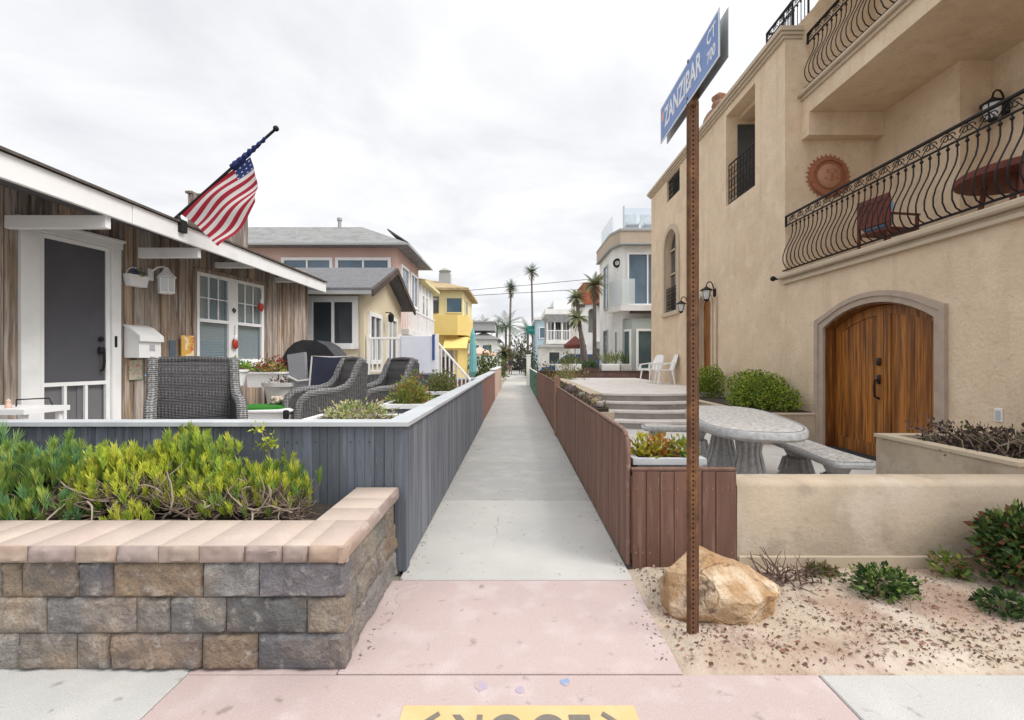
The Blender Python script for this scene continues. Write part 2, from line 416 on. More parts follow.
M['pane'] = mat('dark_window', (.045,.055,.065), .06, [((.09,.10,.11), .9, .4, .7, .7)], spec=.7)
M['bluepane'] = mat('blue_window', (.06,.115,.17), .06, [((.14,.2,.26), .5, .42, .6, .8)], spec=.7)
M['tealpane'] = mat('teal_window', (.05,.085,.095), .06, [((.11,.155,.165), .6, .42, .6, .8)], spec=.7)
M['blind'] = mat('white_blind', (.84,.84,.84), .6)
M['shingle'] = mat('grey_shingle', (.15,.15,.16), .95, [((.12,.12,.125), 5, .45, .7, .7), ((.24,.24,.245), 14, .52, .72, .6)], [(25, .5, .02)])
M['oldshingle'] = mat('dark_shingle', (.10,.085,.075), .95, [((.2,.18,.15), 6, .5, .7, .6)], [(25, .5, .02)])
M['greyroof'] = mat('pale_grey_tile_roof', (.235,.235,.235), .9, [((.15,.15,.15), 3, .45, .65, .6), ((.32,.315,.31), 8, .5, .7, .5)], [(9, .5, .05)])
M['tanroof'] = mat('tan_tile_roof', (.40,.31,.18), .9, [((.28,.2,.11), 3, .45, .65, .6)], [(10, .5, .05)])
M['cream'] = mat('cream_siding', (.66,.58,.42), .85, [((.58,.5,.36), 2, .45, .7, .5)])
M['pinkwall'] = mat('salmon_stucco', (.62,.43,.37), .9, [((.55,.37,.32), 1.5, .45, .7, .5)], [(30,.2,.01)])
M['yellow'] = mat('yellow_stucco', (.72,.55,.20), .85, [((.64,.47,.17), 1.2, .45, .7, .5)])
M['paleyellow'] = mat('pale_yellow_stucco', (.70,.62,.36), .85, [((.62,.54,.3), 1.2, .45, .7, .5)])
M['whitewall'] = mat('white_stucco', (.76,.76,.74), .9, [((.56,.56,.55), 1.2, .45, .7, .6)], [(30,.15,.01)])
M['greywall'] = mat('grey_siding', (.36,.37,.37), .9, [((.28,.29,.29), 1.2, .45, .7, .6)])
M['paleblue'] = mat('pale_blue_siding', (.42,.55,.62), .9, [((.35,.47,.54), 1.2, .45, .7, .6)])
M['peach'] = mat('peach_stucco', (.62,.44,.35), .9, [((.54,.37,.29), 1.2, .45, .7, .6)])
M['beige'] = mat('beige_parapet', (.46,.38,.30), .9, [((.38,.31,.25), 1.2, .45, .7, .6)])
M['palegreen'] = mat('pale_green_frame', (.40,.45,.42), .8)
M['redshingle'] = mat('red_cedar_shingle', (.30,.10,.05), .9, [((.19,.055,.03), 3, .45, .62, .8), ((.42,.17,.09), 6, .52, .7, .6)], [(9,.5,.04)])
M['darkbrown'] = mat('dark_brown_wood', (.07,.05,.045), .8, [((.12,.09,.08), 3, .45, .7, .6)])
M['brownwall'] = mat('brown_low_wall', (.13,.075,.065), .85, [((.2,.13,.11), 3, .45, .7, .6)])
M['terracotta'] = mat('terracotta', (.38,.15,.085), .85, [((.27,.10,.055), 12, .45, .7, .7), ((.46,.22,.14), 25, .5, .7, .5)], [(40,.4,.006)])
M['clay'] = mat('clay_tile', (.30,.17,.12), .9, [((.18,.11,.085), 6, .45, .7, .7)])
M['teal'] = mat('teal_canvas', (.17,.42,.43), .85, [((.13,.34,.35), 4, .45, .7, .5)])
M['canvas'] = mat('white_canvas', (.66,.68,.76), .85, [((.58,.6,.68), 3, .45, .7, .5)], [(5,.3,.02)])
M['bluecloth'] = mat('blue_cloth', (.05,.09,.26), .8)
M['skycushion'] = mat('sky_blue_cushion', (.25,.42,.62), .85)
M['redcanvas'] = mat('maroon_canvas', (.17,.055,.045), .85)
M['peachcanvas'] = mat('peach_canvas', (.66,.43,.36), .85)
M['redwood'] = mat('red_brown_wood', (.15,.04,.028), .55, [((.085,.025,.018), 4, .45, .7, .7)])
M['bluecar'] = mat('blue_car_paint', (.035,.07,.20), .25, spec=.6)
M['rubber'] = mat('black_rubber', (.02,.02,.02), .8)
M['frost'] = mat('frosted_lamp_glass', (.62,.64,.66), .3)
M['frosted'] = mat('frosted_balcony_glass', (.70,.76,.78), .25)
for nd in [q for q in M['frosted'].node_tree.nodes if q.type == 'BSDF_PRINCIPLED']: nd.inputs['Alpha'].default_value = .55
M['frostroof'] = glass('roof_railing_glass', (.9,.94,.96), .5)
M['roadyellow'] = mat('yellow_marking_paint', (.60,.42,.20), .8, [((.64,.50,.29), 6, .45, .7, .6), ((.5,.36,.25), 22, .62, .75, .5)], [(60,.2,.003)])
M['roadgrey'] = mat('grey_marking_paint', (.17,.155,.135), .85, [((.35,.28,.16), 26, .58, .75, .5)])
M['bluechalk'] = mat('blue_marking_spot', (.22,.29,.46), .9, [((.43,.335,.32), 30, .42, .58, .9)])
M['violetchalk'] = mat('violet_marking_spot', (.37,.315,.41), .9, [((.43,.335,.32), 30, .40, .56, .9)])
M['litter'] = mat('dry_litter', (1,1,1), .95, tint=True)
M['cloth'] = mat('flag_cloth', (1,1,1), .85, tint=True, transl=.3)
M['wire'] = mat('black_wire', (.05,.05,.055), .6)
M['person'] = mat('person_colours', (1,1,1), .8, tint=True)
M['shell'] = mat('sea_shells', (.55,.45,.38), .6, [((.4,.27,.2), 14, .45, .65, .7)])
M['paper'] = mat('bright_picture', (.62,.36,.08), .6, [((.75,.66,.45), 9, .5, .6, .8, 1), ((.55,.12,.05), 14, .58, .64, .8, 1)])
M['tilepic'] = mat('small_picture_tile', (.50,.44,.36), .6, [((.24,.34,.22), 18, .5, .6, .8, 1), ((.55,.2,.12), 25, .58, .66, .8, 1)])
M['red'] = mat('red_enamel', (.42,.045,.03), .4)
M['emblem'] = mat('grey_emblem', (.42,.43,.45), .5)
M['greensign'] = mat('green_sign', (.03,.25,.22), .5)
M['potgrey'] = mat('pale_pot', (.50,.49,.47), .8, [((.38,.37,.35), 8, .45, .7, .6)])
M['brass'] = mat('dark_bronze', (.035,.028,.024), .4, metal=.6)
# ================================================================ SETTING
mb = MB(); mb.box(-400, 400, -60, 700, -1.0, -.04); structure(mb, 'ground', M['ground'])
mb = MB()
g = .006
ys = [3.14, 4.93, 6.75, 8.6, 10.4] + [10.4+1.85*i for i in range(1, 34)]
for i, (a, b) in enumerate(zip(ys[:-1], ys[1:])):
    t = [1.10, .86, .95, .88, 1.0, .92][i % 6] if i < 6 else R.uniform(.86, 1.08)
    mb.box(-.80, .80, a+g, b-g, -.1, 0, .006, (t, t, t*.99))
structure(mb, 'walkway', M['concrete'])
mb = MB(); mb.box(-.86, .80, 2.2+g, 3.14-g, -.1, 0, .006)
mb.box(-1.57, 1.44, .1, 2.2-g, -.1, 0, .006, (.97, .97, .97)); mb.box(-1.57, -.862, 2.2-g+.001, 2.26, -.1, -.001, 0, (.97,.97,.97))
structure(mb, 'pink_pavement', M['pink'])
mb = MB()
for a, b in ((-3.2, -1.57), (-4.9, -3.2), (-6.6, -4.9)): mb.box(a+g, b-g, .1, 2.26, -.1, 0, .006, (1.0, 1.02, 1.04))
for a, b in ((1.44, 3.1), (3.1, 4.8), (4.8, 6.6)): mb.box(a+g, b-g, .1, 2.2-g, -.1, 0, .006, (1.0, 1.0, 1.02))
structure(mb, 'sidewalk', M['concrete'])
mb = MB(); mb.box(-7, 7, -6, .09, -.14, -.015); structure(mb, 'road', mat('asphalt', (.06,.06,.062), .95, [((.1,.1,.1), 40, .5, .7, .6)]))
# sandy planting strip on the right
def sand_h(x, y):
    e = min((x-.80)/.12, (y-2.2)/.12, (3.32-y)/.06, 1)
    e = max(0, e)
    return -.012 + e*(.035 + .028*noise.noise((x*1.7, y*1.9, 3)) + .012*noise.noise((x*6, y*6, 1)) + .006*noise.noise((x*18, y*18, 5)))
mb = MB(); nx, ny = 190, 56
vs = [(.80+5.4*i/nx, 2.2+1.12*j/ny, sand_h(.80+5.4*i/nx, 2.2+1.12*j/ny)) for j in range(ny+1) for i in range(nx+1)]
mb.add(vs, [(j*(nx+1)+i, j*(nx+1)+i+1, (j+1)*(nx+1)+i+1, (j+1)*(nx+1)+i) for j in range(ny) for i in range(nx)])
structure(mb, 'sandy_soil', M['sand'], smooth=80)
mb = MB(); mb.box(.86, 5.0, 3.56, 9.5, -.1, .1, .01); structure(mb, 'patio', M['patio'])
mb = MB(); mb.box(-6.5, -.84, 3.3, 9.9, -.1, .45, .01); structure(mb, 'raised_patio', M['patio'])
mb = MB(); mb.box(.845, 1.2, 5.6, 18.5, -.1, .86); structure(mb, 'side_bed_kerb', M['stucco2'])
mb = MB(); mb.box(.85, 1.14, 5.66, 18.4, .862, .90); structure(mb, 'side_bed_soil', M['soil'])
mb = MB(); nx, ny = 60, 14
vs = []
for j in range(ny+1):
    for i in range(nx+1):
        x = -4.6+3.5*i/nx; y = 2.54+.68*j/ny
        vs.append((x, y, .50+.035*noise.noise((x*3, y*3, 0))+.02*noise.noise((x*11, y*11, 0))))
mb.add(vs, [(j*(nx+1)+i, j*(nx+1)+i+1, (j+1)*(nx+1)+i+1, (j+1)*(nx+1)+i) for j in range(ny) for i in range(nx)])
structure(mb, 'planter_soil', M['soil'], smooth=80)

# painted pavement marking: LOOK with two arrows, read from the other side
t = thing('pavement_marking', 'yellow painted rectangle with grey LOOK lettering and arrows on pink pavement', 'pavement marking', (.01, 1.75, .004))
mb = MB(); mb.box(-.485, .51, 1.50, 1.992, -.002, .004); mb.build('painted_panel', M['roadyellow'], t)
text_into('painted_lettering', 'LOOK', .30, Matrix.Translation((.03, 1.845, .0065)) @ Matrix.Rotation(math.pi, 4, 'Z'), M['roadgrey'], t, .0008, .002, .70)
for sx in (-1, 1):
    mb = MB(); x0 = .02+sx*.35; tip = .02+sx*.45
    mb.prism([(x0, 1.955), (tip, 1.86), (x0, 1.765), (x0-sx*.012, 1.785), (tip-sx*.035, 1.86), (x0-sx*.012, 1.935)], 'z', .0055, .0075)
    mb.build('painted_arrow', M['roadgrey'], t)
for px, py, r_, k, lab in ((565, 682, .022, 'bluechalk', 'bright blue surveying paint spot on the pink pavement above the K'), (481, 686, .028, 'violetchalk', 'faint violet paint spot on the pink pavement above the lettering'), (520, 690, .02, 'violetchalk', 'faint curved violet paint dab on pavement, between the other two spots')):
    Y = 690/(py-360); mb = MB(); n = 18
    c = (XY(px, Y), Y)
    poly = [(c[0]+math.cos(a*6.283/n)*r_*(1+.45*noise.noise((a*.9, px, 0))), c[1]+math.sin(a*6.283/n)*r_*(1.2+.6*noise.noise((a*.8, px, 4)))) for a in range(n)]
    mb.prism(poly, 'z', .0002, .0022)
    tag(mb.build('paint_spot', M[k]), lab, 'paint spot', 'paint spots on the pavement')

# ================================================================ STONE PLANTER WALL
BC = [(.62,.48,.36), (.36,.36,.38), (.66,.50,.36), (.62,.61,.57), (.42,.41,.42), (.46,.39,.36), (.55,.54,.53), (.68,.61,.53), (.52,.51,.50), (.58,.54,.47)]
def rough_block(mb, o, u, n, w, h, c, amp=.02, seed=0., depth=.09):
    """split-face block: o lower-left corner, u along, n outward"""
    o = Vector(o); u = Vector(u); n = Vector(n); z = Vector((0,0,1))
    nx = max(8, int(w/.016)); nz = max(5, int(h/.016)); vs = []
    tl = noise.noise((seed, 1, 1)); t2 = noise.noise((seed, 5, 2))
    for j in range(nz+1):
        for i in range(nx+1):
            a = i/nx; b = j/nz
            e = min(a*w, (1-a)*w, b*h, (1-b)*h)
            k = min(1, e/.009); k = k*(2-k)
            p = o + u*(a*w) + z*(b*h)
            q = p*11 + Vector((seed*3, seed, 0))
            cell = noise.cell(Vector((q.x*.55+.6*noise.noise(q*.4), q.z*.8+.5*noise.noise(q*.3), q.y*.55)))
            f = noise.noise(q)*.45 + abs(noise.noise(q*.6))*1.1 + noise.noise(q*2.3)*.35 + noise.noise(q*5)*.2 + cell*.28 + tl*(a-.5)*1.4 + t2*(b-.5)*1.4
            vs.append(p + n*(-.006 + k*(.006 + amp*(.15+f*.85))))
    def id_(i, j): return j*(nx+1)+i
    fs = [(id_(i,j), id_(i+1,j), id_(i+1,j+1), id_(i,j+1)) for j in range(nz) for i in range(nx)]
    base = len(vs)
    for a, b in ((0,0),(1,0),(1,1),(0,1)): vs.append(o + u*(a*w) + z*(b*h) - n*depth)
    fs += [[id_(i,0) for i in range(nx,-1,-1)] + [base, base+1],
           [id_(i,nz) for i in range(nx+1)] + [base+2, base+3],
           [id_(0,j) for j in range(nz+1)] + [base+3, base],
           [id_(nx,j) for j in range(nz,-1,-1)] + [base+1, base+2], (base, base+3, base+2, base+1)]
    mb.add(vs, fs, c)
wall = thing('stone_planter_wall', 'grey and tan split face block planter wall with pinkish cap stones', 'planter wall', (-2.5, 2.4, 0))
rows = [  # z0, boundaries in picture pixels, tint index
    (.352, [-60, 0, 20, 77, 112, 202, 258, 352], [3,0,0,1,2,3,4,5]),
    (.177, [-70, -10, 45, 135, 169, 225, 306, 346], [6,7,6,7,8,1,7,4]),
    (.002, [-60, 17, 75, 109, 201, 257, 350], [7,7,6,5,2,4]),
]
mb = MB(); s_ = 0.
for z0, bs, cs in rows:
    xs = [XY(b, 2.22) for b in bs]
    xs[-1] = -.825
    ext = [xs[0]]
    while ext[0] > -4.6: ext.insert(0, ext[0] - R.choice((.18, .28, .42)))
    cc = [R.randrange(10) for _ in range(len(ext)-1)] + cs
    xs = ext[:-1] + xs
    for a, b, ci in zip(xs[:-1], xs[1:], cc):
        s_ += 1.37
        rough_block(mb, (a+.002, 2.225, z0), (1,0,0), (0,-1,0), b-a-.004, .171, jit(BC[ci], .16), .021, s_)
    yy = [2.235, 2.235+[.30,.22,.26][rows.index((z0,bs,cs))]]
    while yy[-1] < 3.1: yy.append(min(3.24, yy[-1] + R.choice((.22, .30, .42))))
    for a, b in zip(yy[:-1], yy[1:]):
        s_ += 1.37
        rough_block(mb, (-.845, a+.002, z0), (0,1,0), (1,0,0), b-a-.004, .171, jit(R.choice([BC[7], BC[3], BC[0], BC[9], BC[6]]), .1), .02, s_)
mb.build('block_courses', M['block'], wall, smooth=50)
mb = MB(); mb.box(-4.6, -.93, 2.31, 2.5, .0, .52); mb.box(-1.1, -.93, 2.5, 3.2, 0, .52)
mb.build('backing', M['soil'], wall)
mb = MB()
def cap_piece(x0, x1, y0, y1, face, c, sd):
    z0, z1 = .526, .605
    mb.box(x0+.0008, x1-.0008, y0+(.036 if 'f' in face else .0008), y1-.001, z0+.002, z1, .0015, c) if 's' not in face else mb.box(x0+.0008, x1-.036, y0+(.036 if 'f' in face else .0008), y1-.001, z0+.002, z1, .0015, c)
    fk = R.choice(((.62,.60,.64),(.78,.72,.66),(.55,.52,.55),(.70,.66,.64),(.85,.76,.66))); d = tuple(a_*b_ for a_, b_ in zip(c, fk))
    if 'f' in face: rough_block(mb, (x0+.002, y0+.02, z0), (1,0,0), (0,-1,0), x1-x0-(.014 if 's' in face else .004), z1-z0-.001, d, .018, sd, .03)
    if 's' in face: rough_block(mb, (x1-.02, y0+(.016 if 'f' in face else .002), z0+.001), (0,1,0), (1,0,0), y1-y0-(.018 if 'f' in face else .004), z1-z0-.004, d, .014, sd+3.3, .03)
xs = [XY(p, 2.19) for p in (-90, -50, -15, 23, 71, 113, 155, 196, 242, 280, 306)]
while xs[0] > -4.6: xs.insert(0, xs[0]-.2)
for i, (a, b) in enumerate(zip(xs[:-1], xs[1:])):
    k = R.uniform(.9, 1.1); cap_piece(a, b, 2.185, 2.57, 'f', (k, k*R.uniform(.97,1.02), k*R.uniform(.95,1.02)), i*2.1)
cap_piece(xs[-1], -.80, 2.185, 2.57, 'fs', (1.02, 1, .97), 77.)
yy = [2.57, 2.78, 2.98, 3.235]
for i, (a, b) in enumerate(zip(yy[:-1], yy[1:])):
    k = R.uniform(.95, 1.08); cap_piece(-1.12, -.80, a, b, 's', (k, k, k*.97), 90+i*3.)
mb.build('cap_stones', M['sandstone_cap'], wall, smooth=50)

# ================================================================ SUCCULENT SHRUBS IN THE PLANTER
LIME = [(.42,.47,.05), (.34,.42,.05), (.48,.50,.07), (.25,.34,.05)]
GREEN = [(.17,.27,.06), (.23,.34,.07), (.13,.22,.05), (.29,.37,.08)]
BLUEG = [(.12,.24,.10), (.17,.30,.12), (.21,.33,.11), (.09,.19,.08)]
def succulent(label, cx, cy, z0, rx, ry, h, n, cols, upright=.5, flen=.06, fr=.0042, stems=26, dead=0, nf=38):
    t = thing('succulent_shrub', label, 'shrub', (cx, cy, z0), 'succulent shrubs in the stone planter')
    f = MB(); s = MB(); off = Vector((cx*3, cy*5, 1.))
    for k in range(n):
        d = Vector((R.gauss(0,1), R.gauss(0,1), abs(R.gauss(0,.9))+.08)).normalized()
        lum = 1 + .42*noise.noise(d*2.2+off)
        tt = lum*R.uniform(.72, 1.04)
        p = Vector((cx+d.x*rx*tt, cy+d.y*ry*tt, z0+d.z*h*tt))
        p.y = min(max(p.y, 2.6), 3.19)
        if p.z < z0+.03: continue
        if dead and p.z < z0+h*.5 and d.y < .1 and R.random() < .5: continue
        ax = (d*(1-upright) + Vector((R.uniform(-.25,.25), R.uniform(-.25,.25), upright+.25))).normalized()
        vz = noise.noise(p*5+off)
        base = R.choice(cols)
        cc = tuple(min(.75, q*1.2*(1+.6*vz)) for q in base)
        L_ = flen*R.uniform(.95, 1.5)
        for i in range(nf):
            a = R.uniform(0, 6.283); sp = R.uniform(.03, .5)
            w = ax.orthogonal().normalized(); w.rotate(Matrix.Rotation(a, 3, ax))
            f.finger(p + ax*R.uniform(-.02, .03), ax + w*sp, L_*R.uniform(.7, 1.15), fr*.58*R.uniform(.8,1.2), jit(cc, .28))
        if k % max(1, n//stems) == 0:
            b = Vector((cx+R.uniform(-.25,.25)*rx, cy+R.uniform(-.2,.2)*ry, z0))
            m1 = b.lerp(p, .4) + Vector((R.uniform(-.06,.06), R.uniform(-.05,.05), R.uniform(-.04,.06)))
            m2 = b.lerp(p, .75) + Vector((R.uniform(-.04,.04), R.uniform(-.04,.04), R.uniform(-.03,.04)))
            s.tube([b, m1, m2, p], [.011, .008, .006, .004], 5)
    f.build('foliage', M['succ'], t, fix=False, smooth=60)
    if s.v: s.build('stem', M['stem'], t, smooth=60)
    e_ = MB()
    for k in range(dead*14):
        p = Vector((cx+R.uniform(-.95,.95)*rx, cy-ry*R.uniform(.1,1.0), z0+R.uniform(.0,.4*h))); p.y = max(p.y, 2.62); q = Vector((R.uniform(-1,1), R.uniform(-.5,.3), R.uniform(-.2,.7))).normalized(); pts = [p]
        for i in range(5):
            q = (q+Vector((R.uniform(-.5,.5),R.uniform(-.4,.4),R.uniform(-.4,.5)))).normalized(); nx_ = pts[-1]+q*R.uniform(.02,.04); nx_.z = max(nx_.z, z0+.01); nx_.y = min(max(nx_.y,2.6),3.15); pts.append(nx_)
        e_.tube(pts, [.0045,.004,.0035,.003,.0025,.002], 4)
    if dead: e_.build('brown_twig', M['twig'], t, smooth=60)
    d_ = MB()
    for k in range(dead):
        p = Vector((cx+R.uniform(-.9,.9)*rx, cy-ry*R.uniform(.5,1.1), z0+R.uniform(.02,.45*h))); p.y = max(p.y, 2.63)
        q = Vector((R.uniform(-1,1), R.uniform(-.5,.2), R.uniform(-.3,.5))).normalized()
        pts = [p]; turn = R.uniform(-1.2, 1.2)
        for i in range(7):
            q.rotate(Matrix.Rotation(turn*.35+R.uniform(-.35,.35), 3, Vector((R.uniform(-.3,.3), 1, R.uniform(-.3,.3))).normalized()))
            nx_ = pts[-1] + q*R.uniform(.025, .045); nx_.z = max(nx_.z, z0+.012); nx_.y = min(max(nx_.y, 2.60), 3.15)
            pts.append(nx_)
        d_.tube(pts, [.006-.0005*i for i in range(len(pts))], 5)
    if dead: d_.build('dry_branch', M['deadstem'], t, smooth=60)
    return t
succulent('blue green pencil leaved succulent bush at the far left of planter', -3.55, 3.0, .5, .35, .18, .47, 330, BLUEG, .85, .07, .0036, 16)
succulent('wide green succulent bush spilling forward over the soil, beside the blue green one', -3.0, 2.86, .5, .46, .30, .42, 620, GREEN+BLUEG[:1], .75, .065, .0036, 16)
succulent('bright lime succulent bush at the middle of the planter with dry stems below', -2.45, 2.95, .56, .44, .24, .36, 560, LIME, .8, .05, .0036, 60, 14)
succulent('tall yellow green succulent bush whose top reaches the grey fence cap', -2.16, 3.05, .52, .32, .14, .48, 380, LIME+GREEN, .8, .055, .0036, 30, 0)
succulent('straggly yellow green succulent bush with bleached branches, nearest the path', -1.68, 2.94, .53, .42, .24, .29, 400, LIME+LIME+GREEN, .8, .048, .0034, 60, 16)
succulent('small green succulent tuft behind the cap stones', -2.22, 2.66, .5, .16, .06, .12, 34, LIME, .7, .045, .0034, 4)
# lone wispy sprig against the fence
t = thing('seedling', 'thin leafy sprig growing up against the grey fence', 'plant', (-1.66, 3.12, .5))
s = MB(); f = MB(); pts = [Vector((-1.66,3.12,.5)), Vector((-1.65,3.12,.75)), Vector((-1.69,3.11,.95)), Vector((-1.73,3.10,1.04))]
s.tube(pts, [.006,.005,.004,.003], 5); s.build('stem', M['stem'], t)
for p in [Vector((-1.74,3.1,1.04)), Vector((-1.66,3.1,.97)), Vector((-1.72,3.11,.92)), Vector((-1.64,3.1,.93))]:
    for i in range(26): f.leaf(p + Vector((R.gauss(0,.02), R.gauss(0,.015), R.gauss(0,.015))), (R.gauss(0,1), R.gauss(0,1), R.gauss(.3,1)), .035, .016, jit(R.choice(LIME), .2))
f.build('foliage', M['leaf'], t, fix=False)

# ================================================================ GREY FENCE (L shaped)
t = thing('grey_fence', 'grey painted board fence with pale flat cap, turning a corner at the path', 'fence', (-.8, 3.25, 0))
mb = MB(); x = -.85
while x > -4.8:
    w = R.choice((.055, .07, .085, .055)); k = R.uniform(.8, 1.2)
    mb.box(x-w+.0008, x-.0008, 3.262+R.uniform(0,.004), 3.28, .02, 1.03, .003, (k, k, k*R.uniform(.97,1.05)))
    for z in (.2, .92): mb.box(x-w*.5-.0035, x-w*.5+.0035, 3.2595, 3.262, z-.0035+R.uniform(-.012,.012), z+.0035, 0, (.35,.33,.3))
    x -= w
mb.build('front_boards', M['greyfence'], t)
mb = MB(); y = 3.36
while y < 10.9:
    w = R.choice((.055, .07, .085, .1)); k = R.uniform(.82, 1.2)
    mb.box(-.80, -.782+R.uniform(-.004,.002), y+.0008, y+w-.0008, .02, 1.03, .003, (k*1.6, k*1.5, k*1.42)); y += w  # light from the right is put into this run's lighter tint
mb.build('side_boards', M['greyfence'], t)
mb = MB(); mb.box(-.865, -.775, 3.257, 3.355, .0, 1.032, .005); mb.box(-.93, -.87, 3.258, 3.265, .02, 1.03, .002); mb.build('corner_post', M['greyfence'], t)
mb = MB(); mb.box(-4.8, -.80, 3.285, 3.31, .1, 1.03); mb.box(-.84, -.81, 3.36, 10.9, .1, 1.03); mb.build('backing', M['greyfence'], t)
mb = MB(); mb.prism([(-4.8, 3.23), (-.755, 3.23), (-.755, 10.93), (-.93, 10.93), (-.93, 3.40), (-4.8, 3.40)], 'z', 1.033, 1.062)
mb.build('cap_rail', M['greycap'], t)
# red brown low wall beyond
t = thing('brick_garden_wall', 'low red brown garden wall beyond the grey fence on the left of the path', 'garden wall', (-.9, 16, 0))
mb = MB(); mb.box(-.98, -.80, 10.95, 17.5, -.05, 1.02, .01); mb.build('wall', M['redwall'], t)
mb = MB(); mb.box(-2.6, -.981, 10.96, 11.1, -.05, 1.02, .01); mb.build('return_wall', M['redwall'], t)
mb = MB(); mb.box(-1.02, -.77, 10.93, 17.5, 1.021, 1.07, .01); mb.box(-2.6, -1.021, 10.94, 11.14, 1.021, 1.07, .01); mb.build('cap', M['greycap'], t)
t = thing('pink_garden_wall', 'short pink garden wall further down the left of the path', 'garden wall', (-.9, 20, 0))
mb = MB(); mb.box(-.98, -.80, 17.6, 25, -.05, 1.1, .01); mb.build('wall', M['peach'], t)
mb = MB(); mb.box(-1.0, -.78, 17.58, 25, 1.101, 1.15, .01); mb.build('cap', M['whitewall'], t)

# ================================================================ WEATHERED WOODEN HOUSE
LH = thing('wooden_cottage', 'weathered brown board cottage with white fascia and screen door', 'house', (-4.4, 9.6, 0))
dn = math.hypot(.183, 1)
FRM = Matrix(((-.183/dn, 1/dn, 0, -4.38), (-1/dn, -.183/dn, 0, 9.6), (0, 0, 1, 0), (0, 0, 0, 1)))
def sof(px): return (9.6 - 6.137/(.183-(px-CX)/F))*dn
def LM(): return MB(FRM)
mb = LM(); s = 0.
holes = [(3.80, 4.83, .3, 2.98), (1.20, 2.70, 1.40, 2.90)]
while s < 8:
    w = R.uniform(.10, .15)
    for h in holes:
        for e_ in h[:2]:
            if s+.02 < e_ < s+w+.02: w = e_-s
    k = R.uniform(.55, 1.35); g_ = R.uniform(.9, 1.12)
    c = (k*g_, k, k/g_*R.uniform(.92,1.05))
    segs = [(.3, 3.35)]
    for h in holes:
        if s+w > h[0]+.005 and s < h[1]-.005:
            segs = [q for a, b in segs for q in ((a, h[2]), (h[3], b)) if q[1]-q[0] > .05]
    d = R.uniform(0, .012)
    for a, b in segs: mb.box(s+.004, s+w-.004, -.03, d, a, b, .004, c)
    s += w
wl = mb.build('wall', M['barn'], LH)
mb = LM(); wallholes(mb, 'y', -.15, -.035, 0, 8, .0, 3.35, holes); mb.box(-.02, 0.05, -4, -.15, 0, 3.4); mb.build('sheathing', M['darkvoid'], LH)
mb = MB(); mb.box(-9.5, -5.7, 2.2, 9.4, 0, .02); mb.box(-9.5, -9.4, 2.2, 9.4, 0, 4.1); mb.box(-9.4, -4.7, 9.45, 9.55, 0, 3.3); mb.box(-9.4, -6, 2.1, 2.2, 0, 3.4); mb.build('rear_wall', M['barn'], LH)
mb = MB(); mb.prism([(-4.09, 3.16), (-10, 4.29), (-10, 4.19), (-4.09, 3.06)], 'y', 1.8, 9.87)
mb.build('roof', M['shingle'], LH)
mb = MB(); mb.prism([(-4.05, 3.186), (-10, 4.33), (-10, 4.295), (-4.05, 3.162)], 'y', 1.78, 9.90); mb.build('shingles', M['oldshingle'], LH)
mb = MB()
for a, b, dx in ((1.8, 4.9, 0), (4.905, 7.4, .004), (7.405, 9.9, 0)): mb.box(-4.125+dx, -4.085+dx, a, b, 2.95, 3.158, .004)
mb.build('fascia', M['whitepaint'], LH)
for y in (4.66, 6.0, 7.35, 8.7):
    e = -4.38-.183*(9.6-y)
    mb = MB(); mb.box(e+(.13 if y < 6.5 else -.05), -4.128, y-.03, y+.03, 2.83 if y < 6.5 else 2.97, 2.96 if y < 6.5 else 3.06, .004); mb.build('rafter', M['whitepaint'], LH)
mb = LM(); mb.box(-.035, .02, -.03, .02, .3, 3.3, .004, (.7,.7,.7)); mb.build('corner_board', M['barn'], LH)
mb = MB(); mb.box(-5.85, -5.36, 8.2, 9.2, 3.2, 4.47, 0, (.5,.53,.57)); mb.box(-5.88, -5.76, 8.17, 9.23, 4.471, 4.51, 0, (.5,.52,.55)); mb.build('chimney', M['barn'], LH)
# screen door
dr = LM(); dr.box(3.80, 3.91, -.06, .045, .46, 2.90, .004); dr.box(4.66, 4.83, -.06, .045, .46, 2.90, .004); dr.box(3.78, 4.85, -.06, .05, 2.901, 2.985, .004)
dr.box(3.76, 4.87, -.06, .075, 2.986, 3.02, .004)
door = dr.build('screen_door', M['whitepaint'], LH)
mb = LM(); mb.box(3.912, 4.658, -.075, -.045, .46, 2.9)
for a, b in ((.62,1.35),(1.5,2.05),(2.2,2.75)):
    for u, v in ((3.98,4.25),(4.32,4.59)): mb.box(u, v, -.044, -.032, a, b, .008)
mb.build('door_leaf', M['greydoor'], door)
mb = LM(); mb.box(3.93, 4.62, -.008, -.006, 1.2, 2.88); mb.build('screen_mesh', M['screen'], door)
mb = LM(); mb.box(3.912, 3.96, -.03, .015, .46, 2.895, .003); mb.box(4.605, 4.658, -.03, .015, .46, 2.895, .003)
mb.box(3.96, 4.605, -.03, .015, 2.85, 2.895, .003); mb.box(3.96, 4.605, -.03, .015, 1.20, 1.245, .003); mb.box(3.96, 4.605, -.03, .015, .46, .62, .003)
for s in (4.165, 4.385): mb.box(s, s+.03, -.025, .012, .62, 1.20, .002)
mb.build('screen_frame', M['white'], door)
mb = LM(); mb.tube([(4.02, .012, 1.60), (4.02, .06, 1.59), (4.02, .065, 1.48), (4.02, .05, 1.38), (4.02, .012, 1.37)], .014, 7); mb.lathe(4.02, .02, [(.03,1.58),(.035,1.62),(.03,1.66)], 10)
mb.ell((4.02, .02, 1.76), (.03,.025,.03), 10, 6); mb.build('handle', M['iron'], door, smooth=50)
mb = LM(); mb.box(3.86, 3.885, .045, .06, 1.66, 1.80, .003); mb.build('hinge', M['iron'], door)
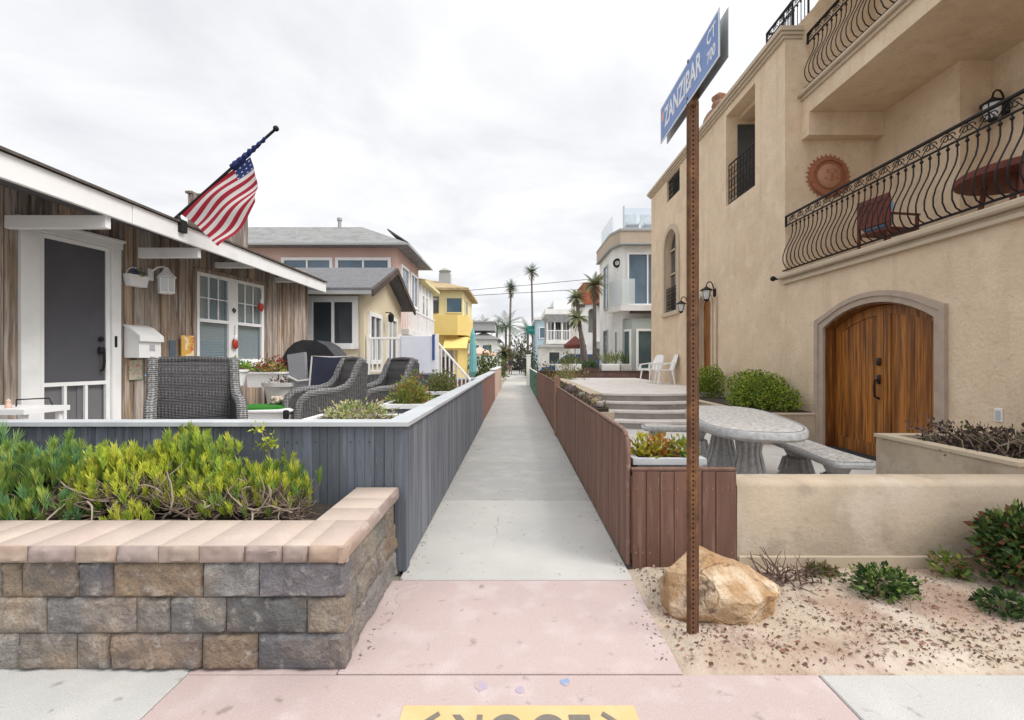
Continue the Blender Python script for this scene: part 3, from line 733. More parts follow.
# double window
wt = LM(); wt.box(1.19, 2.71, -.03, .035, 2.851, 2.91, .003, (.8,.8,.8)); wt.box(1.16, 1.24, -.03, .035, 1.4, 2.85, .003, (.8,.8,.8)); wt.box(2.67, 2.74, -.03, .035, 1.4, 2.85, .003, (.8,.8,.8))
win = wt.build('window', M['barn'], LH)
mb = LM(); mb.box(1.24, 2.67, -.05, .05, 1.385, 1.47, .004); mb.box(1.24, 2.67, -.06, .02, 2.80, 2.85, .003); mb.box(1.24, 1.30, -.06, .02, 1.47, 2.8, .003); mb.box(2.61, 2.67, -.06, .02, 1.47, 2.8, .003)
mb.box(1.86, 2.05, -.06, .025, 1.47, 2.8, .004)
for a, b in ((1.30, 1.86), (2.05, 2.61)):
    mb.box(a, b, -.05, .015, 2.09, 2.14, .003)
    mb.box(a, b, -.03, .0, 1.47, 1.52, .003)
    for q in (1, 2): mb.box(a+(b-a)*q/3-.008, a+(b-a)*q/3+.008, -.02, .0, 2.14, 2.8)
    mb.box(a, b, -.02, -.001, 2.46, 2.476)
mb.build('sash_frame', M['whitepaint'], win)
mb = LM(); mb.box(1.3, 1.86, -.018, -.014, 1.5, 2.8); mb.box(2.05, 2.61, -.018, -.014, 1.5, 2.8); mb.build('pane', M['glassclear'], win)
mb = LM()
for a, b in ((1.305, 1.855), (2.055, 2.605)):
    z = 1.5
    while z < 2.78: mb.add([(a,-.05,z),(b,-.05,z),(b,-.066,z+.046),(a,-.066,z+.046)], [(0,1,2,3)]); z += .042
mb.build('blind', M['blind'], win, fix=False)
mb = LM(); mb.box(1.22, 2.7, -.6, -.55, 1.3, 2.95); mb.build('window_void', M['darkvoid'], win)

# flag on the fascia
t = thing('flag', 'american flag with red and white stripes hanging from an angled pole on the cottage eave', 'flag', (XY(181,5.6), 5.6, 3.2))
def fp(px, py, dy=0): return Vector((XY(px, 5.6), 5.6+dy, ZY(py, 5.6)))
mb = MB(); mb.tube([fp(172,221), fp(274.5,130)], .016, 9); mb.ell(fp(276,128.5), (.035,.035,.035), 10, 7); mb.build('flagpole', M['iron'], t, smooth=60)
mb = MB(); mb.box(-4.09, -4.03, 5.55, 5.65, 3.05, 3.2, .006); mb.tube([(-4.07,5.6,3.12), fp(178,216)], .024, 8); mb.build('bracket', M['iron'], t)
NU, NV = 44, 52
def flagpt(u, v):
    a = Vector((250.5, 157)).lerp(Vector((181.5, 214)), u)         # along the pole
    b = Vector((252.5, 200)).lerp(Vector((224.5, 249)), u)
    e = Vector((.35*math.sin(v*7), .45*math.sin(v*9+1)))*u
    q = a.lerp(b, v); q += Vector((6*math.sin(math.pi*v)*(1-u)*.3, -3*math.sin(math.pi*u)*(1-v)+4*math.sin(math.pi*u)*v)) + e
    dy = .045*math.sin(u*7+v*3.5) + .08*v*math.sin(u*4.2+1) + .02*math.sin(v*13+u*5)
    return fp(q.x, q.y, dy*min(1, v*3+.1))
mb = MB(); vs = [flagpt(i/NU, j/NV) for j in range(NV+1) for i in range(NU+1)]; RED = (.33,.022,.04); WHI = (.62,.58,.57); NAV = (.03,.05,.17)
for j in range(NV):
    for i in range(NU):
        u = (i+.5)/NU; v = (j+.5)/NV; c = RED if int(v*13) % 2 == 0 else WHI
        if u < .26 and v < .24:
            c = NAV
            if i % 3 == 1 and j % 4 == 2: c = WHI
        b = len(mb.v); mb.add([vs[j*(NU+1)+i], vs[j*(NU+1)+i+1], vs[(j+1)*(NU+1)+i+1], vs[(j+1)*(NU+1)+i]], [(0,1,2,3)], c)
o = mb.build('flag_cloth', M['cloth'], t, fix=False)
bm = bmesh.new(); bm.from_mesh(o.data); bmesh.ops.remove_doubles(bm, verts=bm.verts, dist=.0005); bm.to_mesh(o.data); bm.free()
o.data.polygons.foreach_set('use_smooth', [True]*len(o.data.polygons))
mb = MB(); n_ = 26; pts = []; rr = []
for i in range(n_+1):
    k = i/n_; p = fp(232,167).lerp(fp(266,137), k); pts.append(p + Vector((0, .012*math.sin(i*1.7), -.012+.008*math.sin(i*2.3)))); rr.append(.042*(1-k*.6) + .004*math.sin(i*1.9))
mb.tube(pts, rr, 10, NAV); mb.build('rolled_canton', M['cloth'], t, smooth=70)

# things on the cottage wall
def at(s, n, z): return FRM @ Vector((s, n, z))
t = thing('wall_lantern', 'white lantern shaped lamp with a roof top hanging on the brown boards', 'wall lamp', at(3.3, 0, 2.45))
mb = LM(); mb.box(3.36, 3.44, 0.012, .04, 2.58, 2.74, .006); mb.tube([(3.40,.04,2.70),(3.37,.1,2.76),(3.32,.15,2.78),(3.29,.16,2.76)], .012, 7); mb.build('bracket', M['white'], t, smooth=50)
mb = LM(); mb.lathe(3.29, .16, [(.01,2.78),(.03,2.76),(.05,2.72),(.115,2.645),(.12,2.63)], 6); mb.build('roof', M['white'], t)
mb = LM(); mb.lathe(3.29, .16, [(.09,2.625),(.085,2.44)], 6); mb.build('lamp_glass', M['frost'], t)
mb = LM(); mb.lathe(3.29, .16, [(.10,2.44),(.10,2.42),(.08,2.41)], 6)
for k in range(6):
    a = 6.283*k/6; mb.tube([(3.29+math.cos(a)*.094,.16+math.sin(a)*.094,2.63),(3.29+math.cos(a)*.089,.16+math.sin(a)*.089,2.43)], .008, 5)
mb.build('cage', M['white'], t)
t = thing('wall_planter', 'small white wall pocket planter with blue and yellow blooms, left of the lantern', 'planter', at(3.6, 0, 2.45))
mb = LM(); mb.prism([(3.52,2.46),(3.73,2.46),(3.76,2.61),(3.49,2.61)], 'y', .012, .11); mb.build('box', M['white'], t)
mb = LM(); mb.band(offset_arc(arc(3.53,3.72,2.61,.095,10),.014), arc(3.53,3.72,2.61,.095,10), 'y', .02, .035); mb.build('arched_back', M['white'], t)
mb = LM(); foliage(mb, (3.62,.07,2.61), (.08,.05,.07), 150, .04, [(.1,.13,.4),(.5,.4,.05),(.1,.2,.06),(.16,.2,.45)]); mb.build('flowers', M['leaf'], t, fix=False)
t = thing('mailbox', 'white arched top wall mailbox between the screen door and the chair', 'mailbox', at(3.5, 0, 1.52))
mb = LM(); mb.prism([(.012,1.53),(.24,1.53),(.24,1.80),(.10,1.90),(.012,1.93)], 'x', 3.44, 3.74); mb.build('body', M['white'], t)
mb = LM(); mb.prism([(.012,1.934),(.10,1.905),(.255,1.80),(.262,1.74),(.274,1.74),(.268,1.812),(.11,1.928),(.012,1.96)], 'x', 3.425, 3.755); mb.build('lid', M['white'], t)
mb = LM(); mb.box(3.53, 3.60, .241, .246, 1.62, 1.70, .001); mb.build('emblem', M['emblem'], t)
mb = LM(); mb.box(3.52, 3.69, .012, .035, 1.24, 1.50, .004); tag(mb.build('wall_tile', M['tilepic']), 'small painted picture tile on the boards below the mailbox', 'picture')
mb = LM(); mb.box(2.76, 2.97, .05, .07, 1.55, 1.86, .004); tag(mb.build('wall_picture', M['paper']), 'orange and yellow picture board beside the cottage window', 'picture')
mb = LM(); mb.box(3.02, 3.12, .012, .03, 1.5, 1.78, .004); tag(mb.build('wall_plaque', mat('blue_grey_plaque',(.1,.13,.16),.7)), 'narrow blue grey plaque on the boards behind the chair', 'plaque')
mb = LM(); mb.tube([(3.5,.05,1.3),(3.44,.1,1.24),(3.40,.1,1.15),(3.44,.12,1.05)], .014, 6); tag(mb.build('hose_end', M['skycushion'], smooth=60), 'pale blue hose end hanging below the picture tile', 'hose')
for s, z, lab in ((1.37, 2.48, 'red round ornament hanging at the right of the cottage window'), (1.96, 1.80, 'red hanging ornament with a white figure on the window mullion')):
    t = thing('hanging_ornament', lab, 'ornament', at(s, .05, z-.1), 'ornaments hanging at the cottage window')
    mb = LM(); mb.tube([(s,.05,z),(s,.05,z+.28)], .004, 5); mb.build('cord', M['iron'], t)
    mb = LM(); mb.ell((s,.06,z-.03), (.06,.03,.08), 10, 7, jit=.3); mb.build('body', M['red'], t, smooth=60)
    mb = LM(); mb.ell((s,.07,z+.07), (.03,.02,.05), 8, 6); mb.build('topper', M['white'], t, smooth=60)
mb = LM(); mb.tube([(1.96,.03,2.36),(1.93,.04,2.33),(1.96,.04,2.29),(1.99,.04,2.33),(1.96,.03,2.36)], .012, 6); tag(mb.build('window_hook', M['iron']), 'small dark ring hook on the white window mullion', 'hook')
# ================================================================ LEFT PATIO FURNITURE
PZ = .45
def armchair():
    t = thing('wicker_armchair', 'x', 'armchair', (0,0,0), 'grey wicker armchairs on the raised patio')
    mb = MB(); mb.box(-.30,.30,-.34,.30,.06,.36,.02); mb.build('seat_base', M['wicker'], t)
    mb = MB(); mb.box(-.29,.29,-.35,.22,.362,.46,.035); mb.build('seat_cushion', M['darkcushion'], t, smooth=50)
    mb = MB(); n = 9; vs = []
    prof = [(.22,.36),(.25,.6),(.30,.85),(.35,1.02),(.39,1.06),(.42,1.03),(.37,.82),(.33,.6),(.31,.1),(.26,.1)]
    mb.prism(prof, 'x', -.31, .31); mb.build('backrest', M['wicker'], t, smooth=40)
    mb = MB(); mb.tube([(-.30,.385,1.05),(0,.39,1.062),(.30,.385,1.05)], .035, 8); mb.build('top_roll', M['wicker'], t, smooth=60)
    for sx in (-1, 1):
        x0, x1 = sx*.31, sx*.385
        mb = MB(); prof = [(.40,.06),(.42,.6),(.44,1.0),(.36,1.04),(.31,.94),(.26,.80),(.18,.70),(.05,.655),(-.15,.64),(-.28,.62),(-.36,.55),(-.39,.40),(-.385,.06)]
        mb.prism(prof, 'x', x0, x1); arm = mb.build('arm', M['wicker'], t, smooth=40)
        mb = MB(); xm = sx*.35
        mb.tube([(xm,.41,1.02),(xm,.36,1.045),(xm,.305,.95),(xm,.255,.81),(xm,.175,.71),(xm,.05,.665),(xm,-.15,.65),(xm,-.28,.63),(xm,-.365,.56),(xm,-.398,.42),(xm,-.392,.06)], .048, 9)
        mb.build('braided_edge', M['wickerlight'], arm, smooth=60)
        for y in (-.33, .33):
            mb = MB(); mb.box(sx*.33-.02, sx*.33+.02, y-.02, y+.02, 0, .07, .004); mb.build('leg', M['iron'], t)
    return t
a1 = armchair(); a1.location = (-3.16, 4.55, PZ); a1.rotation_euler = (0,0,rad(37)); a1['label'] = 'grey wicker armchair facing the street beside the mailbox'
a2 = dup(a1, (-2.50, 6.0, PZ), rad(-52), 'grey wicker armchair turned sideways in front of the navy sling chair')
a3 = dup(a1, (-1.95, 6.5, PZ), rad(-48), 'grey wicker armchair turned sideways, the one nearest the path')

t = thing('sling_chair', 'high backed patio chair with navy sling and grey frame, before the covered grill', 'chair', (-2.9, 6.9, PZ))
mb = MB(); mb.prism([(6.86,.9),(6.88,.9),(7.0,1.54),(6.98,1.54)], 'x', -3.08, -2.46); mb.build('back_sling', M['navy'], t)
mb = MB(); mb.box(-3.1,-2.44,6.4,6.85,.84,.88,.01); mb.build('seat', M['navy'], t)
mb = MB(); mb.tube([(-3.1,6.85,.86),(-3.1,6.99,1.56),(-2.78,6.995,1.54),(-2.44,6.99,1.56),(-2.44,6.85,.86)], .014, 7); mb.build('back_frame', M['potgrey'], t, smooth=50)
for x in (-3.09,-2.45):
    for y in (6.45, 6.83):
        mb = MB(); mb.tube([(x,y,PZ),(x,y,.86)], .014, 7); mb.build('leg', M['potgrey'], t)
t = thing('folded_lounger', 'pale grey folded lounge chair tied with a strap beside the black grill', 'lounge chair', (-3.3, 7.0, PZ))
mb = MB(); mb.prism([(-3.42,.47),(-3.18,.47),(-3.16,1.0),(-3.20,1.62),(-3.46,1.58),(-3.40,1.0)], 'y', 6.95, 7.03); mb.build('folded_panels', mat('grey_mesh_fabric',(.24,.24,.26),.8,[((.34,.34,.36),60,.5,.6,.6)]), t)
mb = MB(); mb.tube([(-3.43,6.93,1.25),(-3.28,6.92,1.18),(-3.13,6.93,1.20),(-3.13,7.05,1.2),(-3.41,7.05,1.25),(-3.43,6.93,1.25)], .018, 7); mb.build('strap', M['potgrey'], t, smooth=60)
t = thing('covered_grill', 'barbecue grill under a fitted black cover at the cottage wall', 'grill', (-3.5, 8.0, PZ))
mb = MB(); pr = [(-3.98,1.36),(-3.95,1.52),(-3.86,1.68),(-3.74,1.79),(-3.60,1.84),(-3.36,1.83),(-3.20,1.74),(-3.08,1.60),(-3.0,1.44),(-2.98,1.36)]
mb.prism(pr, 'y', 7.75, 8.35); mb.build('cover_hood', M['cover'], t, smooth=40)
mb = MB(); mb.prism([(-4.02,1.36),(-2.95,1.36),(-2.97,1.2),(-3.05,.5),(-3.9,.5),(-4.0,1.2)], 'y', 7.7, 8.4); mb.build('cover_skirt', M['cover'], t)
for x in (-3.8,-3.15):
    mb = MB(); mb.lathe(x, 7.8, [(.05,.451),(.05,.5)], 10); mb.build('caster', M['rubber'], t)

def flowers(name, t, c, r, n, size, cols, m='leaf'):
    mb = MB(); foliage(mb, c, r, n, size, cols, .35); return mb.build(name, M[m], t, fix=False)
LG = [(.13,.22,.04),(.2,.3,.06),(.08,.15,.035)]
t = thing('flower_box', 'white window box of red flowers under the cottage window', 'flower box', (-3.55, 7.5, 1.05))
mb = MB(); mb.prism([(-4.32,1.06),(-3.78,1.06),(-3.76,1.27),(-4.34,1.27)], 'y', 7.4, 7.75); mb.box(-4.36,-3.74,7.37,7.78,1.271,1.305,.006); mb.build('trough', M['white'], t)
mb = MB(); mb.box(-4.31,-3.79,7.42,7.73,1.306,1.312); mb.build('soil', M['soil'], t)
mb = MB(); mb.box(-4.1,-4.04,7.5,7.62,.45,1.06); mb.build('stand', M['darkbrown'], t)
flowers('leaves', t, (-4.05,7.55,1.3), (.30,.16,.20), 260, .06, LG)
flowers('blooms', t, (-4.03,7.53,1.34), (.32,.17,.24), 240, .05, [(.42,.02,.03),(.35,.03,.05),(.5,.10,.06)])
flowers('yellow_leaves', t, (-3.92,7.45,1.31), (.16,.10,.14), 90, .05, [(.5,.42,.08),(.6,.5,.2)])
t = thing('potted_plant', 'white pot of bright green leaves on a stand behind the armchair', 'potted plant', (-4.0, 6.7, PZ))
mb = MB(); mb.lathe(-4.09, 6.75, [(.08,1.13),(.13,1.33),(.15,1.33),(.15,1.36),(.12,1.36),(.11,1.3)], 18); mb.build('pot', M['white'], t, smooth=40)
mb = MB(); mb.lathe(-4.09, 6.75, [(.10,.451),(.03,.5),(.03,1.1),(.09,1.129)], 12); mb.build('stand', M['whitepaint'], t, smooth=40)
flowers('leaves', t, (-4.09,6.75,1.36), (.15,.14,.17), 170, .07, [(.2,.34,.03),(.14,.28,.03)])
t = thing('potted_plant', 'large pale round pot with small pink plants beside the black grill', 'potted plant', (-3.55, 7.1, PZ))
mb = MB(); mb.lathe(-3.6, 7.1, [(.16,.451),(.17,.6),(.25,1.08),(.29,1.10),(.29,1.16),(.26,1.16),(.24,1.1)], 24); mb.build('pot', M['potgrey'], t, smooth=40)
mb = MB(); mb.lathe(-3.6,7.1,[(.238,1.11),(.2,1.13)],20); mb.build('soil', M['soil'], t)
flowers('leaves', t, (-3.6,7.1,1.14), (.22,.2,.10), 110, .05, [(.3,.14,.13),(.12,.13,.06),(.2,.08,.08)])
t = thing('storage_bench', 'low white bench box in front of the potted flowers', 'bench', (-3.2, 6.0, PZ))
mb = MB(); mb.box(-3.62,-2.86,5.75,6.35,.451,.84,.012); mb.build('box', M['white'], t)
mb = MB(); mb.box(-3.65,-2.83,5.72,6.38,.841,.872,.008); mb.build('lid', M['white'], t)
mb = MB(); mb.prism([(-3.62,5.80),(-3.35,5.76),(-3.02,5.86),(-2.98,6.2),(-3.2,6.34),(-3.6,6.3)], 'z', .873, .90); tag(mb.build('turf_mat', M['turf']), 'piece of bright green artificial turf lying on the white bench box', 'turf mat')
mb = MB()
for k in range(26):
    mb.ell((-3.16+R.uniform(-.15,.15), 6.24+R.uniform(-.07,.08), .905+R.uniform(0,.09)), (R.uniform(.03,.055),R.uniform(.025,.04),R.uniform(.02,.035)), 8, 6, jit=.3)
tag(mb.build('shell_pile', M['shell'], smooth=60, kind=None), 'heap of pale sea shells on the green turf mat', 'shells')
mb = MB(); mb.lathe(-2.80, 5.60, [(.035,.451),(.035,.72),(.03,.80),(.034,.80),(.034,.88),(.02,.89)], 12); tag(mb.build('bottle', M['rubber'], smooth=40), 'small black bottle standing at the end of the white bench box', 'bottle')
t = thing('side_table', 'small white side table at the left edge, before the screen door', 'table', (-4.4, 4.0, PZ))
mb = MB(); mb.prism([(-4.75,3.85),(-4.12,3.85),(-4.12,4.25),(-4.75,4.25)], 'z', 1.04, 1.085); mb.build('tabletop', M['white'], t)
for x in (-4.7,-4.17):
    for y in (3.9,4.2):
        mb = MB(); mb.box(x-.02,x+.02,y-.02,y+.02,.45,1.04,.003); mb.build('leg', M['white'], t)
mb = MB(); mb.tube([(-4.4,4.05,1.09),(-4.4,4.05,1.15),(-4.16,4.1,1.16),(-4.13,4.1,1.10)], .006, 5); tag(mb.build('wire_handle', M['iron'], smooth=50), 'thin bent wire handle on the white side table', 'handle')
mb = MB(); mb.lathe(-4.38,3.97,[(.02,1.086),(.025,1.11),(.012,1.13),(.018,1.15),(.004,1.165)],10); tag(mb.build('figurine', M['peach'], smooth=50), 'tiny pinkish figurine on the white side table', 'figurine')
# planter boxes along the inside of the fence
def planterbox(label, x0, x1, y0, y1, cols, h, n, size, z1=1.0):
    t = thing('planter_box', label, 'planter', ((x0+x1)/2, (y0+y1)/2, PZ), 'planters inside the grey fence')
    mb = MB(); mb.box(x0,x1,y0,y1,.451,z1-.05,.005); mb.build('box', M['greyfence'], t)
    mb = MB(); o = [(x0-.03,y0-.03),(x1+.03,y0-.03),(x1+.03,y1+.03),(x0-.03,y1+.03)]; i_ = [(x0+.04,y0+.04),(x1-.04,y0+.04),(x1-.04,y1-.04),(x0+.04,y1-.04)]
    mb.band(o, i_, 'z', z1-.049, z1, closed=True); mb.build('rim', M['whitepaint'], t)
    mb = MB(); mb.box(x0+.041,x1-.041,y0+.041,y1-.041,z1-.05,z1-.02); mb.build('soil', M['soil'], t)
    flowers('foliage', t, ((x0+x1)/2,(y0+y1)/2,z1-.02), ((x1-x0)*.48,(y1-y0)*.5,h), n, size, cols)
    return t
planterbox('planter of pale succulents in the fence corner behind the grey cap', -1.78, -1.02, 3.85, 4.25, [(.5,.42,.3),(.36,.42,.12),(.42,.34,.3),(.18,.28,.05),(.5,.5,.2)], .15, 900, .04)
planterbox('planter with red tipped green bush, the middle one along the grey fence', -1.50, -1.0, 5.2, 5.75, [(.12,.2,.03),(.2,.28,.05),(.3,.12,.04),(.28,.3,.06)], .33, 1500, .045)
planterbox('planter with olive brown bush, the far one along the grey fence', -1.52, -.98, 7.3, 8.2, [(.15,.19,.05),(.22,.24,.08),(.2,.15,.07),(.1,.14,.04)], .33, 1700, .05)
# white stairway with canvas
t = thing('white_stairway', 'white railed stairway and deck with a pale canvas panel beside the cream house', 'stairway', (-2.2, 11, 0))
mb = MB(); mb.box(-3.45,-1.86,10.72,12.2,-.05,1.16,.01); mb.build('base', M['greyfence'], t)
mb = MB()
for k in range(5): mb.box(-1.859+.16*k,-1.70+.16*k,10.85,11.9,-.05,.95-.2*k)
mb.build('steps', M['greycap'], t)
mb = MB(); mb.box(-2.66,-1.86,10.60,10.63,1.19,2.06,.01); mb.build('canvas_panel', M['canvas'], t)
mb = MB(); mb.box(-1.93,-1.87,10.58,10.597,1.5,2.09,.005); mb.build('towel', M['bluecloth'], t)
mb = MB()
for x in (-3.42,-2.69,-1.83): mb.box(x-.035,x+.035,10.64,10.71,1.16,2.10,.004)
mb.box(-1.11,-1.05,10.77,10.83,-.05,1.06,.004); mb.build('post', M['white'], t)
mb = MB(); mb.box(-3.40,-2.70,10.63,10.68,1.98,2.03,.004); mb.build('deck_rail', M['white'], t)
mb = MB(); mb.box(-3.40,-2.7,10.64,10.67,1.22,1.26,.004); mb.build('deck_bottom_rail', M['white'], t)
mb = MB(); mb.tube([(-1.83,10.8,1.90),(-1.08,10.8,1.04)], .024, 6); mb.build('handrail', M['white'], t)
mb = MB(); mb.tube([(-1.83,10.8,1.15),(-1.08,10.8,.29)], .02, 6); mb.build('bottom_rail', M['white'], t)
for k in range(6):
    mb = MB(); x = -3.32+.11*k; mb.box(x-.014,x+.014,10.64,10.67,1.26,1.98); mb.build('baluster', M['white'], t)
for k in range(7):
    x = -1.75+.095*k; zt = 1.90-1.147*(x+1.83)
    mb = MB(); mb.box(x-.016,x+.016,10.785,10.815,zt-.74,zt); mb.build('baluster', M['white'], t)

# ================================================================ BACKGROUND HOUSES
def win(parent, face, pos, a0, a1, z0, z1, fm, pm, fw=.09, mull=0, sill=False, dirn=1):
    """face 'y': plane at Y=pos facing -Y, a along X.  face 'x': plane at X=pos facing dirn*X, a along Y."""
    def bx(mb, u0, u1, q0, q1, d0, d1):
        if face == 'y': mb.box(u0, u1, pos-d1, pos-d0, q0, q1)
        else: mb.box(min(pos+dirn*d0, pos+dirn*d1), max(pos+dirn*d0, pos+dirn*d1), u0, u1, q0, q1)
    mb = MB(); bx(mb, a0-fw, a0, z0-fw, z1+fw, .002, .06); bx(mb, a1, a1+fw, z0-fw, z1+fw, .002, .06)
    bx(mb, a0, a1, z1, z1+fw, .002, .06); bx(mb, a0, a1, z0-fw, z0, .002, .075)
    for k in range(mull):
        m_ = a0+(a1-a0)*(k+1)/(mull+1); bx(mb, m_-.03, m_+.03, z0, z1, .003, .045)
    w = mb.build('window', fm, parent)
    mb = MB(); bx(mb, a0, a1, z0, z1, .002, .012); mb.build('pane', pm, w)
    k = R.random()
    if k < .42 and pm not in (M['bluepane'], M['tealpane']):
        mb = MB(); bx(mb, a0, a1, z1-(z1-z0)*(.15+k*.7), z1, .013, .016); mb.build('blind', M['shade'], w)
    return w
def hip(mb, x0, x1, y0, y1, z, h, ov, th=.14):
    x0 -= ov; x1 += ov; y0 -= ov; y1 += ov
    w = min(x1-x0, y1-y0)/2
    if x1-x0 > y1-y0: a, b = (x0+w, (y0+y1)/2), (x1-w, (y0+y1)/2)
    else: a, b = ((x0+x1)/2, y0+w), ((x0+x1)/2, y1-w)
    vs = [(x0,y0,z),(x1,y0,z),(x1,y1,z),(x0,y1,z),(x0,y0,z+th),(x1,y0,z+th),(x1,y1,z+th),(x0,y1,z+th),(*a,z+h),(*b,z+h)]
    if x1-x0 > y1-y0: rf = [(4,5,9,8),(5,6,9),(6,7,8,9),(7,4,8)]
    else: rf = [(4,5,8),(5,6,9,8),(6,7,9),(7,4,8,9)]
    mb.add(vs, [(0,1,2,3),(0,1,5,4),(1,2,6,5),(2,3,7,6),(3,0,4,7)]+rf)
# cream house
t = thing('cream_house', 'cream sided single storey house with grey shingle gable, behind the grill', 'house', (-4.5, 12, 0))
mb = MB(); mb.prism([(10.5,-.1),(14.0,-.1),(14.0,3.1),(12.25,3.80),(10.5,3.1)], 'x', -9, -3.5); mb.build('wall', M['cream'], t)
mb = MB()
for a, b in (((10.15,3.0),(12.25,3.86)), ((12.25,3.86),(14.35,3.0))):
    d = .10; mb.prism([(a[0],a[1]),(b[0],b[1]),(b[0],b[1]+d),(a[0],a[1]+d)], 'x', -9, -3.18)
mb.build('roof', M['shingle'], t)
mb = MB()
for a, b in (((10.12,2.90),(12.25,3.79)), ((12.25,3.79),(14.38,2.90))):
    mb.prism([(a[0],a[1]),(b[0],b[1]),(b[0],b[1]+.15),(a[0],a[1]+.15)], 'x', -3.179, -3.13)
mb.build('barge_board', M['darkbrown'], t)
mb = MB(); mb.box(-9,-3.18,10.11,10.14,2.95,3.03); mb.build('gutter', M['greywall'], t)
win(t, 'y', 10.5, -4.62, -3.72, 1.88, 2.82, M['whitepaint'], M['pane'], .13, 1)
win(t, 'x', -3.5, 10.95, 11.75, 1.5, 2.55, M['whitepaint'], M['pane'], .10, 1)
win(t, 'x', -3.5, 12.5, 13.3, 1.0, 2.6, M['whitepaint'], M['pane'], .09, 1)
mb = MB(); mb.box(-3.54,-3.46,10.46,10.54,0,3.05); mb.build('corner_board', M['cream'], t)
mb = MB(); mb.tube([(-3.45,12.15,2.75),(-3.3,12.15,2.75)], .015, 6); mb.lathe(-3.3,12.15,[(.04,2.5),(.07,2.52),(.08,2.68),(.03,2.74)],8); mb.build('wall_lamp', M['iron'], t)
# salmon house
t = thing('salmon_house', 'two storey salmon house with pale grey hip roof and a band of blue windows', 'house', (-6.5, 18, 0))
mb = MB(); mb.box(-12.5,-4.2,16.2,19.8,-.1,5.45); mb.build('wall', M['pinkwall'], t)
mb = MB(); hip(mb, -12.5,-4.2,16.2,19.8,5.45,1.25,.5,.05); mb.build('roof', M['greyroof'], t)
mb = MB(); mb.box(-13.0,-3.68,15.66,15.69,5.43,5.50); mb.box(-3.70,-3.67,15.7,20.3,5.43,5.50); mb.build('gutter', M['greywall'], t)
mb = MB(); mb.prism([(-4.7,6.25),(-3.95,5.76),(-3.95,5.82),(-4.7,6.31)],'y',16.8,19.4); mb.build('solar_panel', M['oldshingle'], t)
mb = MB(); mb.lathe(-6.9,18.0,[(.07,6.4),(.07,6.95),(.1,6.95),(.1,7.05)],10); mb.build('vent_pipe', M['greywall'], t)
win(t, 'y', 16.2, -8.15, -6.55, 3.75, 5.0, M['whitepaint'], M['bluepane'], .10, 1)
win(t, 'y', 16.2, -6.25, -4.5, 3.75, 5.0, M['whitepaint'], M['bluepane'], .10, 1)
win(t, 'x', -4.2, 16.8, 17.8, 3.8, 4.9, M['whitepaint'], M['bluepane'], .10)
win(t, 'x', -4.2, 18.3, 19.4, 3.7, 4.9, M['whitepaint'], M['bluepane'], .10, 1)
win(t, 'x', -4.2, 17.5, 18.6, .9, 2.4, M['whitepaint'], M['pane'], .10)
mb = MB(); mb.box(-4.19,-3.45,14.8,19.6,2.32,2.5); mb.build('balcony_floor', M['whitewall'], t)
mb = MB(); mb.box(-3.52,-3.46,14.8,19.6,3.15,3.21); mb.box(-4.18,-3.52,14.8,14.86,3.15,3.21)
for k in range(20): mb.box(-3.505,-3.475,14.9+.24*k,14.95+.24*k,2.5,3.15)
for k in range(7): mb.box(-4.17+.1*k,-4.13+.1*k,14.82,14.85,2.5,3.15)
mb.build('balcony_railing', M['white'], t)
for y in (14.9, 19.5):
    mb = MB(); mb.box(-3.54,-3.46,y-.05,y+.05,-.05,2.32); mb.build('balcony_post', M['white'], t)
# white house
t = thing('white_house', 'white two storey house squeezed between the salmon and yellow houses', 'house', (-5, 22, 0))
mb = MB(); mb.box(-11,-4.25,20.2,23.6,-.1,4.9); mb.build('wall', M['whitewall'], t)
mb = MB(); mb.prism([(-11,4.9),(-3.95,4.9),(-3.95,5.02),(-7.5,5.7),(-11,5.05)], 'y', 20.1, 23.8); mb.build('roof', M['paleyellow'], t)
for k in range(4):
    mb = MB(); mb.box(-4.25,-4.19,20.4+.8*k,20.5+.8*k,0,4.9); mb.build('pilaster', M['white'], t)
win(t, 'x', -4.25, 20.7, 21.1, 3.0, 4.4, M['whitepaint'], M['pane'], .06); win(t, 'x', -4.25, 21.5, 21.9, 3.0, 4.4, M['whitepaint'], M['pane'], .06)
win(t, 'x', -4.25, 21.5, 22.4, .4, 2.3, M['whitepaint'], M['darkbrown'], .08)
# yellow house
t = thing('yellow_house', 'two storey yellow stucco house with tan hip roof and projecting upper bay', 'house', (-5, 31, 0))
mb = MB(); mb.box(-10,-3.55,28,34,-.1,3.2); mb.build('lower_wall', M['yellow'], t)
mb = MB(); mb.box(-10,-3.3,28,34,3.2,5.7); mb.prism([(-5.2,27.5),(-3.5,27.5),(-2.95,28.1),(-2.95,31.5),(-3.3,31.5),(-3.3,28),(-5.2,28)], 'z', 3.0, 4.2); mb.build('upper_wall', M['yellow'], t)
mb = MB(); mb.prism([(-5.75,27.95),(-3.28,27.95),(-3.22,28.02),(-3.22,33.5),(-3.4,33.5),(-3.4,28.1),(-5.75,28.1)], 'z', 4.2, 5.7); mb.build('upper_band', M['paleyellow'], t)
mb = MB(); hip(mb, -10,-3.3,28,34,5.7,1.3,.45); mb.build('roof', M['tanroof'], t)
mb = MB(); mb.box(-4.9,-4.2,29.2,29.9,6.3,7.05); mb.lathe(-4.55,29.5,[(.3,7.05),(.42,7.2),(.1,7.4)],8); mb.build('chimney', M['greywall'], t)
win(t, 'y', 27.95, -5.35, -4.75, 4.4, 5.3, M['darkbrown'], M['pane'], .05); win(t, 'y', 27.95, -4.2, -3.3, 4.4, 5.25, M['paleyellow'], M['bluepane'], .06)
win(t, 'x', -3.22, 28.8, 30.2, 4.4, 5.25, M['paleyellow'], M['bluepane'], .06)
